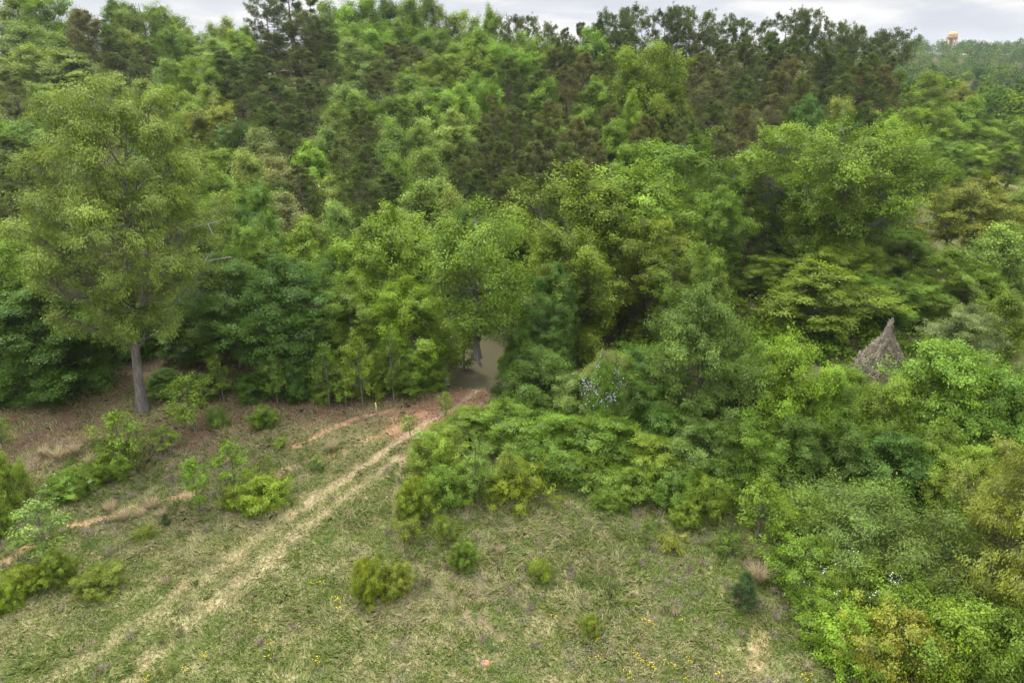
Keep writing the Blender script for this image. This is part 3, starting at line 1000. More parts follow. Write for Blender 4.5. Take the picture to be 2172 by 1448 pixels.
# ------------------------------------------------------------------ the wood edge round the pond, left and centre
E_ = [
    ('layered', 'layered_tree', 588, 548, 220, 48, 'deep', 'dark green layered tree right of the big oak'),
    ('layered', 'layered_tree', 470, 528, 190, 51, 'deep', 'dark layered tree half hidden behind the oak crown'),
    ('front', 'broadleaf_tree', 820, 432, 225, 54, 'fresh', 'bright green tree left of the pond gap'),
    ('front', 'broadleaf_tree', 868, 590, 180, 49, 'lime', 'glowing yellow green young tree beside the pond gap'),
    ('slender', 'slender_tree', 1012, 424, 230, 48.0, 'mid', 'slender forked tree growing on the pond shore'),
    ('front', 'broadleaf_tree', 1165, 620, 110, 48, 'deep', 'dark tree closing the pond gap on the right'),
    ('front', 'broadleaf_tree', 2172, 385, 130, 86, 'pale', 'pale tree on the frame edge in front of the tan field'),
    ('front', 'broadleaf_tree', 735, 590, 150, 50, 'green', 'full green tree between the layered and yellow green trees'),
    ('front', 'broadleaf_tree', 700, 520, 130, 57, 'green', 'taller green tree behind the low edge bushes'),
    ('front', 'broadleaf_tree', 1105, 520, 150, 72, 'green', 'green tree on the far bank of the pond'),
    ('front', 'broadleaf_tree', 1000, 540, 150, 75, 'deep', 'dark tree on the far bank seen through branches'),
    ('front', 'broadleaf_tree', 890, 540, 150, 74, 'deep', 'dark tree on the far bank left of the gap'),
    ('front', 'broadleaf_tree', 1180, 560, 140, 52, 'deep', 'shaded tree overhanging the pond from the right'),
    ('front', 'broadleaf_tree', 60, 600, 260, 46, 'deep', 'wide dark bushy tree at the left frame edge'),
    ('front', 'broadleaf_tree', 140, 620, 150, 49, 'green', 'green tree left of the big oak trunk'),
    ('front', 'broadleaf_tree', -30, 500, 200, 50, 'green', 'tree cut by the left frame edge'),
    ('front', 'broadleaf_tree', 70, 500, 150, 56, 'mid', 'tree with pale twigs behind the left bushes'),
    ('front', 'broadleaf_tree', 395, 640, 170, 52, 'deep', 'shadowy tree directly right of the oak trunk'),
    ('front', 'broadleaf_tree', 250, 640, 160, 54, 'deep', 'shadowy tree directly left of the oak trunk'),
    ('front', 'broadleaf_tree', 660, 560, 130, 56, 'green', 'green tree behind the layered dark tree'),
    ('front', 'broadleaf_tree', 520, 470, 130, 58, 'green', 'green tree peeping over the dark layered trees'),
]
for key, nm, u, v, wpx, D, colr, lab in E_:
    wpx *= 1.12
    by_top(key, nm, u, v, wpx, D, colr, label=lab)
# low edge bushes and young trees along the bank
EDGE = [(30, 840, 150, 770, 'deep'), (110, 850, 110, 800, 'deep'), (355, 842, 100, 785, 'deep'), (445, 838, 90, 795, 'deep'),
        (540, 842, 90, 790, 'deep'), (630, 848, 90, 760, 'deep'), (715, 850, 90, 765, 'green'), (790, 842, 90, 750, 'green'),
        (880, 832, 120, 735, 'mid'), (915, 824, 80, 765, 'green'), (1108, 822, 110, 690, 'deep'), (1075, 806, 50, 745, 'green')]
for u, v, wpx, vt, colr in EDGE:
    by_base('thicket', 'edge_bush', u, v, wpx, vt, colr, cat='bush', group='bushes along the wood edge', parts=('stems', 'foliage'),
            count=('leafy dark bush' if colr == 'deep' else 'leafy green bush', 'along the shaded wood edge'))

# ------------------------------------------------------------------ the thicket right of the track
T_ = [  # key, u, v foot, width, v top, colour, phrase
    ('thicket', 1640, 990, 190, 702, 'lime', 'bright lime green bushy tree standing tallest in the thicket'),
    ('thicket', 1720, 1000, 150, 770, 'fresh', 'rounded fresh green shrub right of the lime one'),
    ('thicket', 1950, 1000, 270, 728, 'fresh', 'broad fresh green tree right of the vine covered snag'),
    ('thicket', 1850, 1010, 180, 795, 'mid', 'leafy shrub at the foot of the vine covered snag'),
    ('thicket', 2070, 1010, 200, 770, 'fresh', 'big leafy shrub below the silvery flowering tree'),
    ('thicket', 2150, 1000, 150, 720, 'green', 'dark shrub at the frame edge beside the fresh green tree'),
    ('layered', 1465, 960, 190, 600, 'blue', 'bluish green layered tree in the middle of the thicket'),
    ('thicket', 1275, 960, 120, 745, 'silver', 'pale silvery shrub in the middle of the dark thicket'),
    ('thicket', 1375, 900, 170, 735, 'deep', 'deep green mound filling the hollow beside the layered bluish tree'),
    ('thicket', 1300, 905, 150, 745, 'green', 'leafy mound behind the pale silvery shrub'),
    ('thicket', 1560, 930, 150, 720, 'green', 'tall green mound behind the lime green tree'),
    ('thicket', 1775, 930, 130, 775, 'green', 'green mound behind and left of the vine covered snag'),
    ('thicket', 1150, 900, 180, 740, 'deep', 'dark vine draped mound right of the pond gap'),
    ('thicket', 1220, 930, 150, 790, 'blue', 'bluish mound between the pond and the silvery shrub'),
    ('thicket', 1340, 960, 150, 790, 'deep', 'deep green shrub right of the silvery shrub'),
    ('thicket', 1400, 1000, 170, 860, 'deep', 'dark mound below the layered bluish tree'),
    ('thicket', 1530, 980, 170, 770, 'blue', 'dull bluish shrub left of the lime green tree'),
    ('thicket', 1100, 960, 170, 850, 'green', 'dense viny mound right above the small green saplings'),
    ('thicket', 1190, 990, 170, 870, 'green', 'viny mound in the front of the middle thicket'),
    ('thicket', 1290, 1005, 180, 880, 'green', 'broad low mound behind the meadow, centre'),
    ('thicket', 1380, 1030, 160, 920, 'mid', 'green mound at the meadow edge below the dark one'),
    ('thicket', 1480, 1040, 180, 890, 'blue', 'wide leafy mound with bluish leaves at the meadow edge'),
    ('thicket', 1580, 1050, 170, 880, 'green', 'tangled green mound under the lime green tree'),
    ('thicket', 1680, 1050, 160, 880, 'deep', 'dark tangle with bare stems showing'),
    ('thicket', 1770, 1060, 170, 900, 'deep', 'dark tangle below the vine covered snag'),
    ('thicket', 1870, 1080, 190, 920, 'deep', 'dark green tangle left of the olive willowy tree'),
    ('thicket', 1960, 1080, 160, 900, 'green', 'leafy tangle touching the olive willowy tree'),
    ('thicket', 1000, 950, 130, 870, 'green', 'green mound narrowing the track on its right'),
    ('thicket', 950, 960, 110, 900, 'mid', 'first mound right of the track'),
    ('feather', 1800, 1200, 280, 1040, 'blue', 'feathery grey green shrub in the middle of the right thicket'),
    ('feather', 1930, 1260, 260, 1080, 'blue', 'feathery shrub left of the olive willowy tree'),
    ('feather', 1700, 1150, 190, 1050, 'mid', 'feathery bright shrub behind the tall sapling'),
    ('bush', 1690, 1240, 160, 1150, 'green', 'round leafy bush beside the dry grass clump'),
    ('bush', 1780, 1260, 180, 1180, 'mid', 'leafy bush left of the white flowered brambles'),
    ('bush', 1800, 1400, 190, 1310, 'fresh', 'bright bush at the lower right corner of the meadow'),
    ('bush', 1880, 1420, 190, 1300, 'olive', 'olive bush right of the bright corner bush'),
    ('bush', 2000, 1430, 240, 1280, 'mid', 'large leafy bush near the bottom right corner'),
    ('bush', 2100, 1440, 220, 1290, 'green', 'dark leafy bush in the bottom right corner'),
    ('bush', 1950, 1350, 180, 1240, 'green', 'green bush behind the bottom right bushes'),
    ('bush', 2160, 1400, 180, 1260, 'green', 'bush cut by the right frame edge'),
    ('bush', 2060, 1330, 180, 1230, 'deep', 'dark bush under the olive willowy tree'),
    ('bush', 1760, 1340, 150, 1270, 'mid', 'bush between the brambles and the corner bush'),
    ('thicket', 2080, 1150, 200, 1000, 'mid', 'leafy tree behind the olive willowy tree'),
    ('thicket', 2000, 1120, 180, 940, 'mid', 'fresh shrub behind the feathery bushes'),
]
for key, u, v, wpx, vt, colr, lab in T_:
    wpx *= 1.14
    if key == 'thicket' and 900 < u < 1500 and v > 940:
        v -= 16
    if key == 'thicket' and colr == 'fresh':
        colr = (.118, .198, .020)
    by_base(key, {'thicket': 'thicket_shrub', 'layered': 'layered_tree', 'feather': 'feathery_shrub', 'bush': 'bush'}[key], u, v, wpx, vt, colr, label=lab,
            cat='shrub' if key != 'layered' else 'tree', parts=('stems', 'foliage') if key != 'layered' else ('trunk', 'crown'))
by_base('willowy', 'willow_oak', 2150, 1320, 380, 925, 'olive', label='large olive yellow willowy tree filling the right frame side', var=0)

# honeysuckle and bramble bushes, saplings in the open
B_ = [
    (880, 1090, 110, 1015, 'yellow', 'yellow green bush right of the side trail'), (945, 1060, 130, 985, 'mid', 'green bush behind the yellow green trailside bush'),
    (930, 1010, 130, 925, 'mid', 'leafy bush at the bend of the track'), (1085, 1050, 150, 975, 'yellow', 'yellow green bush right of the two saplings'),
    (1010, 1050, 120, 975, 'darkolive', 'bush between the two small saplings'), (1150, 1010, 140, 940, 'green', 'green bush above the meadow corner'),
    (1240, 1020, 130, 960, 'darkolive', 'low bush at the back of the meadow'), (1330, 1050, 130, 990, 'green', 'low leafy bush at the back meadow edge'),
    (1430, 1065, 120, 1000, 'green', 'small bush before the bluish mound'), (1500, 1090, 120, 1010, 'mid', 'leafy bush left of the tall thicket sapling'),
    (555, 1068, 170, 1000, 'yellow', 'wide yellow green bush left of the wheel ruts'), (500, 1078, 80, 1020, 'darkolive', 'dark low bush joined to the wide yellow green one'),
    (60, 1250, 110, 1192, 'yellow', 'yellow green bush in the lower left'), (20, 1290, 90, 1225, 'yellow', 'yellow bush at the left frame edge'),
    (130, 1235, 100, 1160, 'darkolive', 'dark bush under the small umbrella shaped sapling'), (310, 1145, 70, 1108, 'darkolive', 'small round bush below the clay path'),
    (785, 1265, 100, 1185, 'yellow', 'yellow green bush alone right of the ruts'), (845, 1250, 80, 1195, 'olive', 'weedy brownish bush beside the lone yellow one'),
    (985, 1200, 80, 1150, 'darkolive', 'green bush in the meadow below the side trail'), (940, 1145, 60, 1095, 'mid', 'small bush between the trail and the big bushes'),
    (875, 1145, 60, 1100, 'olive', 'small dry bush on the trail edge'), (1150, 1228, 60, 1180, 'yellow', 'small yellow green bush in mid meadow'),
    (1250, 1345, 50, 1300, 'yellow', 'tiny yellow bush low in the meadow'), (1290, 1080, 90, 1040, 'green', 'low bush with pale specks at the back meadow'),
    (1420, 1165, 70, 1135, 'olive', 'small olive bush far right in the meadow'), (215, 1245, 150, 1200, 'darkolive', 'weedy dark bush right of the lower left bushes'),
    (560, 905, 80, 855, 'green', 'bush on the leafy bank'), (465, 905, 70, 850, 'green', 'small bush on the bank right of the young tree'),
    (20, 1075, 130, 940, 'mid', 'tall green bush at the left frame edge'), (0, 1135, 90, 1050, 'green', 'low bush at the left edge by the clay path'),
    (250, 1010, 120, 930, 'mid', 'leafy base bush under the bright sapling'), (170, 1040, 140, 985, 'green', 'white speckled bramble on the left slope'),
    (1540, 1170, 70, 1125, 'green', 'small bush at the thicket edge'), (1450, 1110, 80, 1060, 'mid', 'little leafy bush by the back meadow edge'),
]
for u, v, wpx, vt, colr, lab in B_:
    key = 'bush' if wpx > 75 else 'shrublet'
    if u < 700:
        wpx *= .85
        vt += (v - vt) * .15
    by_base(key, 'bush' if key == 'bush' else 'small_bush', u, v, wpx, vt, colr, label=lab, cat='bush', parts=('stems', 'foliage'))
S_ = [
    (770, 862, 70, 690, 'mid', 'tall thin tree with pale stem left of the stake'), (700, 862, 60, 720, 'green', 'thin pale stemmed tree at the dark wood edge'),
    (835, 850, 60, 700, 'green', 'thin young tree right of the stake'), (590, 858, 60, 740, 'green', 'thin young tree under the dark layered tree'),
    (475, 850, 60, 750, 'green', 'slim young tree at the shady wood edge'), (985, 806, 70, 660, 'green', 'slim tree leaning at the pond edge'),
    (268, 1000, 110, 872, 'fresh', 'bright green sapling left below the oak'), (415, 915, 110, 782, 'mid', 'young tree on the leaf bank right of the oak trunk'),
    (500, 1030, 80, 935, 'fresh', 'leafy sapling above the wide yellow green bush'), (425, 1090, 70, 965, 'fresh', 'narrow sapling wrapped in vines on the slope'),
    (110, 1190, 120, 1060, 'pale', 'pale umbrella shaped sapling in the lower left'), (870, 925, 38, 876, 'pale', 'tiny pale sapling between the wheel ruts'),
    (1012, 1070, 70, 925, 'pale', 'pale upright sapling in front of the thicket'), (1080, 1060, 60, 935, 'pale', 'second pale sapling in front of the thicket'),
    (905, 990, 90, 915, 'pale', 'silvery sapling clump at the bend of the track'), (600, 950, 34, 925, 'fresh', 'tiny sapling on the slope above the ruts'),
    (1605, 1150, 110, 995, 'mid', 'tall green sapling where meadow meets thicket'), (1370, 1155, 30, 1105, 'blue', 'thin bluish seedling in the meadow'),
    (945, 885, 36, 830, 'fresh', 'small plant leaning at the track mouth'), (350, 960, 60, 900, 'mid', 'thin sapling right of the bright sapling'),
    (735, 862, 50, 780, 'mid', 'thin young tree at the wood edge'), (572, 1000, 26, 965, 'fresh', 'tiny seedling above the wide yellow bush'),
    (675, 995, 34, 965, 'green', 'small seedling left of the wheel ruts'), (10, 960, 60, 880, 'mid', 'sapling at the left frame edge below the wood'),
    (2120, 1010, 130, 800, 'mid', 'leafy young tree behind the willowy olive tree'), (1470, 1060, 70, 985, 'fresh', 'bright sapling in front of the bluish mound'),
]
for u, v, wpx, vt, colr, lab in S_:
    by_base('sapling', 'sapling', u, v, wpx, vt, colr, label=lab, cat='sapling')
by_base('cedar', 'cedar_bush', 1575, 1292, 62, 1215, (.052, .088, .022), label='small dark cedar standing alone beside the dry grass', cat='bush')
by_base('cedar', 'cedar_bush', 355, 1118, 22, 1088, (.052, .088, .022), label='tiny dark cedar on the slope below the clay path', cat='bush')

# ------------------------------------------------------------------ the big oak
rngo = np.random.default_rng(900)
ob = on_ground(303, 872)
OH = at_depth(270, 168, ob[1])[2] - ob[2]
geo = broadleaf(901, OH, 7.3, cb=.27, prof='oak', lobes=100, tips=34, lpt=56, leaf=.14, lobe_r=.16, spray=.32, trunk_r=.33,
                aspect=.4, droop=.9, hang=.16, rmin=.3, squash=.7, up=.6, lean=.125, shell=.7, shoots=.05)
(wV, wF), (lV, lF), vv, hh = geo
oak = tag(bpy.data.objects.new('oak_tree', None), 'giant olive yellow oak with bare grey lower trunk', 'tree')
COL.objects.link(oak)
oak.location = ob
link('trunk', make_mesh('oak_trunk', wV, wF, M_BARK, smooth=True), oak)
link('crown', make_mesh('oak_crown', lV, lF, M_LEAF, {'vary': ('FACE', 'FLOAT', vv), 'hue': ('FACE', 'FLOAT', hh)}), oak, (.142, .194, .030))
g = Geo()
for (z, an, L, r, rise) in [(11.6, .15, 8.2, .11, -.3), (13.4, .3, 7.9, .09, .1)]:
    s = np.linspace(0, 1, 10)
    P = np.stack([np.cos(an) * L * s, np.sin(an) * L * s - 1.2 * s, z + rise * s + .35 * np.sin(s * 7)], 1) + rngo.normal(0, .07, (10, 3))
    g.add(*tube(P, np.linspace(r, .04, 10), 6))
    for k in (5, 7, 8):
        Q = P[k] + np.outer(np.linspace(0, 1, 5), rngo.normal(0, .7, 3) + np.array([np.cos(an) * .8, 0, .4]))
        g.add(*tube(Q, np.linspace(.04, .015, 5), 4))
V, F = g.get()
link('dead_limb', make_mesh('oak_dead_limbs', V, F, M_DEAD, smooth=True), oak)['label'] = 'bare weathered limbs'

# ------------------------------------------------------------------ labels completed by counting from the left
groups = {}
for e, u, phrase, place in PLACED:
    groups.setdefault((phrase, place), []).append((u, e))
for (phrase, place), L in groups.items():
    L.sort(key=lambda a: a[0])
    for i, (u, e) in enumerate(L):
        if len(L) == 1:
            e['label'] = f'{phrase}, the only one {place}'
        else:
            e['label'] = f'{phrase}, {ORD[i]} of these from the left {place}'

# ------------------------------------------------------------------ snag wrapped in dead vines
p = on_ground(1838, 905)
top = at_depth(1841, 674, p[1])
SH = top[2] - p[2]
snag = tag(bpy.data.objects.new('snag', None), 'broken dead tree wrapped in a tangle of brown vines', 'dead tree')
COL.objects.link(snag)
snag.location = p
zs = np.linspace(0, SH, 9)
V, F = tube(np.stack([.05 * np.sin(zs), .04 * np.cos(zs * 1.3), zs], 1), np.linspace(.16, .07, 9), 8)
link('trunk', make_mesh('snag_trunk', V, F, M_DEAD, smooth=True), snag)
r = np.random.default_rng(6)


def heap_r(z):      # outline of the vine heap, measured down from the broken top
    return np.interp(SH - z, [0, .9, 1.5, 2.2, 3.0, 4.2, 9], [.05, .09, .34, .85, 1.3, 1.8, 2.2])


g = Geo()
for i in range(900):
    n = 8
    s_ = np.linspace(0, 1, n)
    z0_ = SH - r.uniform(.3, 3.6) ** 1.0
    z = z0_ - s_ * r.uniform(.3, 1.8) + .18 * np.sin(s_ * r.uniform(3, 9) + r.uniform(0, 6))
    th = r.uniform(0, 6.28) + s_ * r.normal(0, 1.1)
    rad = heap_r(z) * r.uniform(.75, 1.08) * (1 + .08 * np.sin(s_ * 9 + i))
    P = np.stack([rad * np.cos(th), rad * np.sin(th), z], 1) + r.normal(0, .09, (n, 3))
    g.add(*tube(P, np.full(n, r.uniform(.008, .02)), 3))
V, F = g.get()
link('vines', make_mesh('snag_vines', V, F, plain('dry_vine', (.25, .21, .155), .9, .45, 2)), snag)
nl = 9000
z = SH - r.uniform(1.2, 6.5, nl)
th = r.uniform(0, 6.28, nl)
rad = heap_r(z) * r.uniform(.85, 1.1, nl)
P = np.stack([rad * np.cos(th), rad * np.sin(th), z], 1)
V, F = leaves(P, P * [1, 1, 0] + r.normal(0, .8, (nl, 3)) + [0, 0, .5], .085, r, .6)
f = np.clip((SH - z - 1.5) / 1.6, 0, 1)[:, None] > r.uniform(0, 1, (nl, 1))
c = np.where(f, np.array([.10, .15, .03]), np.array([.22, .17, .10])) * r.uniform(.6, 1.3, (nl, 1))
link('dry_leaves', make_mesh('snag_leaves', V, F, M_FLAKE, {'col': ('FACE', 'FLOAT_COLOR', np.concatenate([c, np.ones((nl, 1))], 1))}), snag)

# dead pine fans with rust needles hang in two pines
for u, v, D, L in ((632, 470, 70, 'rust brown dead pine top left of the pond woods'), (1830, 160, 126, 'rust brown dead pine among the last skyline pines')):
    pp = at_depth(u, v, D)
    gz = float(height(pp[0], D))
    plant('flatpine', 'dead_pine', pp[0], D, pp[2] - gz, 1.2, 'rust', label=L, cat='dead tree', jit=.02)

# ------------------------------------------------------------------ wooden stake
p = on_ground(800, 880)
q = at_depth(800, 853, p[1])
h = q[2] - p[2]
me = bpy.data.meshes.new('stake')
hw = .045
V = np.array([[-hw, -hw, -.2], [hw, -hw, -.2], [hw, hw, -.2], [-hw, hw, -.2], [-hw, -hw, h - .05], [hw, -hw, h - .05], [hw, hw, h - .05], [-hw, hw, h - .05],
              [-hw * .6, -hw * .6, h], [hw * .6, -hw * .6, h], [hw * .6, hw * .6, h], [-hw * .6, hw * .6, h]])
F = np.array([[0, 1, 5, 4], [1, 2, 6, 5], [2, 3, 7, 6], [3, 0, 4, 7], [4, 5, 9, 8], [5, 6, 10, 9], [6, 7, 11, 10], [7, 4, 8, 11], [8, 9, 10, 11], [3, 2, 1, 0]])
st = link('stake', make_mesh('stake', V, F, M_STAKE))
st.location = p
st.rotation_euler = (0.03, -.05, .4)
tag(st, 'short pale wooden stake on the leafy bank', 'stake')

# ------------------------------------------------------------------ ant mound
p = on_ground(1030, 1408)
nn = 28
rr = np.linspace(0, 1, 9)[1:]
th = np.linspace(0, 2 * pi, nn, endpoint=False)
V = [[0, 0, .2]]
for r1 in rr:
    for a1 in th:
        V.append([r1 * .27 * cos(a1) * (1 + .12 * sin(3 * a1)), r1 * .24 * sin(a1), .22 * (1 - r1 ** 2) - .03 + .03 * sin(9 * a1 + r1 * 12) * (1 - r1)])
V = np.array(V)
F3 = np.array([[0, 1 + i, 1 + (i + 1) % nn] for i in range(nn)])
F4 = np.array([[1 + k * nn + i, 1 + (k + 1) * nn + i, 1 + (k + 1) * nn + (i + 1) % nn, 1 + k * nn + (i + 1) % nn] for k in range(7) for i in range(nn)])
am = link('ant_mound', make_mesh('ant_mound', V, [F3, F4], M_ANT, smooth=True))
am.location = p
tag(am, 'small orange ant mound at the bottom of the meadow', 'ant mound')

# ------------------------------------------------------------------ water tower
wt = tag(bpy.data.objects.new('water_tower', None), 'tan legged water tower rising over the distant ridge', 'water tower')
COL.objects.link(wt)
WD = 760.0
base_top = at_depth(2023, 67, WD)
wx = base_top[0]
wz = float(height(wx, WD))
wt.location = (wx, WD, wz)
Ht = base_top[2] - wz
TR = 9.4 / FPX * cam_depth(wx, WD, Ht)


def lathe(prof, k=32):
    P = np.array(prof, float)
    an = np.arange(k) / k * 2 * pi
    V = np.stack([P[:, :1] * np.cos(an), P[:, :1] * np.sin(an), np.repeat(P[:, 1:], k, 1)], -1).reshape(-1, 3)
    i = np.arange(len(P) - 1)[:, None] * k
    j = np.arange(k)[None]
    return V, np.stack([i + j, i + (j + 1) % k, i + k + (j + 1) % k, i + k + j], -1).reshape(-1, 4)


prof = []
for s in np.linspace(-pi / 2, 0, 8):
    prof.append((max(.3, TR * cos(s)), Ht - TR * 1.25 + TR * .62 * sin(s)))
prof.append((TR, Ht - TR * .75))
for s in np.linspace(0.1, pi / 2, 8):
    prof.append((max(.05, TR * cos(s)), Ht - TR * .75 + TR * .75 * sin(s)))
link('tank', make_mesh('tank', *lathe(prof), M_TANK, smooth=True), wt)
link('riser', make_mesh('riser', *lathe([(.55 * 2, 0), (1.1, Ht - TR * 1.7), (1.6, Ht - TR * 1.86 + .8)], 16), M_TANK, smooth=True), wt)
zb = Ht - TR * 1.25
link('catwalk', make_mesh('catwalk', *lathe([(TR * 1.0, zb - .15), (TR * 1.1, zb - .15), (TR * 1.1, zb + .75), (TR * 1.08, zb + .75), (TR * 1.08, zb), (TR, zb)]), M_STEEL), wt)
link('finial', make_mesh('finial', *lathe([(.5, Ht - .1), (.5, Ht + .7), (.05, Ht + .9)], 10), M_STEEL), wt)
for i in range(6):
    a1 = i * pi / 3 + .3
    P = np.array([[TR * 1.35 * cos(a1), TR * 1.35 * sin(a1), -1], [TR * 1.0 * cos(a1), TR * 1.0 * sin(a1), zb + .1]])
    P = np.stack([P[0] + (P[1] - P[0]) * s for s in np.linspace(0, 1, 4)])
    link('leg', make_mesh('tower_leg', *tube(P, np.full(4, .42), 8), M_STEEL, smooth=True), wt)

# ------------------------------------------------------------------ far wood (one mass)
rw = np.random.default_rng(31)


def light_crown(seed, n, r, h):
    q = np.random.default_rng(seed)
    k = 9
    cs = unit(q.normal(0, 1, (k, 3))) * np.array([r * .55, r * .55, h * .33]) + np.array([0, 0, h * .6])
    ci = q.integers(0, k, n)
    d = unit(q.normal(0, 1, (n, 3)) + [0, 0, .3])
    P = cs[ci] + d * r * .45 * q.uniform(.6, 1.1, (n, 1))
    P[:, 2] = np.maximum(P[:, 2], .3)
    V, F = leaves(P, d + q.normal(0, .4, (n, 3)) + [0, 0, .4], .75, q, .8)
    return V, F


LC = [light_crown(50 + i, 620, 4.4, 12) for i in range(6)]
LCf = [light_crown(70 + i, 330, 5.2, 12) for i in range(4)]
VV, CC, n = [], [], 0
pal = np.array([C['green'], C['mid'], C['deep'], C['deep'], C['pine'], C['blue'], C['deep'], C['green']]) * .85
tot = 0
while tot < 1500:
    y = 185 * (900 / 185) ** rw.uniform(0, 1) if rw.uniform() < .55 else rw.uniform(185, 780)
    tt = rw.uniform(.42, .98) if rw.uniform() < .8 else rw.uniform(-.2, .5)
    x = tt * y
    if abs(x - wx) < 14 and y > WD - 14 and y < WD + 14:
        continue
    V, F = (LC if y < 420 else LCf)[rw.integers(0, 4)]
    s = rw.uniform(.75, 1.25)
    a1 = rw.uniform(0, 6.28)
    Rz = np.array([[cos(a1), -sin(a1), 0], [sin(a1), cos(a1), 0], [0, 0, 1]])
    V = (V * np.array([s, s, s * rw.uniform(.85, 1.2)])) @ Rz.T + np.array([x, y, float(height(x, y)) - .5])
    c = pal[rw.integers(0, len(pal))] * rw.uniform(.8, 1.2)
    nf = len(V) // 4
    cc = c * rw.uniform(.65, 1.35, (nf, 1))
    VV.append(V); CC.append(np.concatenate([cc, np.ones((nf, 1))], 1))
    tot += 1
VV = np.concatenate(VV)
me = make_mesh('distant_woods', VV, np.arange(len(VV)).reshape(-1, 4), M_BLADE, {'col': ('FACE', 'FLOAT_COLOR', np.concatenate(CC))})
tag(link('distant_woods', me), 'far wooded valley and ridge under the water tower', 'woods', kind='stuff')

# ------------------------------------------------------------------ undergrowth under the hillside trees
m = 4200
yy = 52 * (175 / 52) ** rw.uniform(0, 1, m)
tt = rw.uniform(-.86, .9, m)
xx = tt * yy
tr_ = masks(xx, yy)
e = np.hypot((xx - POND[0]) / (POND[2] * 1.12), (yy - POND[1]) / (POND[3] * 1.12))
keep = (e > 1) & (tr_[7] < .3) & ((yy > 56) | (xx > 6) | (xx < -14))
xx, yy = xx[keep], yy[keep]
qe = np.random.default_rng(77)                 # the thicket goes on beyond the right edge of the photograph
ye = qe.uniform(16, 95, 1500)
xe = ye * .84 + 3.5 + qe.uniform(0, 38, 1500)
xx, yy = np.concatenate([xx, xe]), np.concatenate([yy, ye])
k = 110
j = np.repeat(np.arange(len(xx)), k)
d = unit(rw.normal(0, 1, (len(j), 3)))
d[:, 2] = np.abs(d[:, 2])
rad = rw.uniform(.8, 2.2, len(xx))
P = np.stack([xx, yy, height(xx, yy)], 1)[j] + d * rad[j][:, None] * np.array([1, 1, .9]) * rw.uniform(.5, 1.05, (len(j), 1))
V, F = leaves(P, d * .5 + rw.normal(0, .5, (len(j), 3)) + [0, 0, .6], .3, rw, .6)
cb_ = np.array([C['green'], C['deep'], C['mid'], C['darkolive']])[rw.integers(0, 4, len(xx))][j] * rw.uniform(.7, 1.3, (len(j), 1))
me = make_mesh('undergrowth', V, F, M_BLADE, {'col': ('FACE', 'FLOAT_COLOR', np.concatenate([cb_, np.ones((len(j), 1))], 1))})
tag(link('undergrowth', me), 'low leafy undergrowth on the hillside floor', 'undergrowth', kind='stuff')

# ------------------------------------------------------------------ meadow grass
def scatter(n, y0, y1, xw, seed):
    q = np.random.default_rng(seed)
    y = np.sqrt(q.uniform(y0 ** 2, y1 ** 2, n))
    x = q.uniform(-1, 1, n) * (y * .80 + 5 + xw)
    return x, y, q


def blades(name, n, seed, label):
    x, y, q = scatter(n, 17, 50, 0, seed)
    track, side, clay, soil, litter, forest, strawy, openf = masks(x, y)
    patch = fbm(x, y, .7, 61, 3)
    big = fbm(x, y, 5, 23, 4)
    pr = (1 - track * .93) * (1 - clay * .93) * (1 - side * .7) * (1 - litter * .93) * (1 - soil * .85) * (1 - forest * .9) * (.45 + .9 * patch)
    k = q.uniform(0, 1, n) < pr
    x, y, strawy, litter, patch, big = x[k], y[k], strawy[k], litter[k], patch[k], big[k]
    n = len(x)
    rough = sstep(.5, .72, fbm(x, y, 2.4, 83, 3)) * (1 - strawy)          # rank, taller patches
    h = q.uniform(.06, .2, n) * (1 + 1.1 * rough) * (1 - .5 * strawy)
    wa = 9 * fbm(x, y, 1.4, 131, 3) + q.normal(0, .7, n)
    lm = np.abs(q.normal(1.0, .6, n)) * h
    lean = np.stack([np.cos(wa), np.sin(wa)], 1) * lm[:, None]
    a = q.uniform(0, 2 * pi, n)
    wd = q.uniform(.007, .015, n)
    P = np.stack([x, y, height(x, y) - .01], 1)
    sd = np.stack([np.cos(a) * wd, np.sin(a) * wd, 0 * a], 1)
    mid = P + np.stack([lean[:, 0] * .35, lean[:, 1] * .35, h * .75], 1)
    tip = P + np.stack([lean[:, 0], lean[:, 1], h * q.uniform(.55, 1.1, n)], 1)
    V = np.stack([P - sd, P + sd, mid + sd * .8, tip, mid - sd * .8], 1).reshape(-1, 3)
    b = np.arange(n)[:, None] * 5
    F = np.concatenate([b + 0, b + 1, b + 2, b + 3, b + 4], 1)
    pg = np.clip(.64 - .42 * strawy + (big - .5) * 1.2 + (patch - .5) * .8 - .2 * rough, .06, .93)
    isg = q.uniform(0, 1, n) < pg
    green = np.array([.19, .24, .05]); dk = np.array([.12, .18, .04]); straw = np.array([.42, .39, .20]); tan_ = np.array([.33, .285, .145])
    t1 = q.uniform(0, 1, (n, 1))
    c = np.where(isg[:, None], green * t1 + dk * (1 - t1), straw * t1 + tan_ * (1 - t1)) * q.uniform(.8, 1.2, (n, 1))
    me = make_mesh(name, V, F, M_BLADE, {'col': ('FACE', 'FLOAT_COLOR', np.concatenate([c, np.ones((n, 1))], 1))})
    tag(link(name, me), label, 'grass', kind='stuff')


blades('meadow_grass', 1500000, 3, 'short grass of mixed green and straw blades covering the meadow')

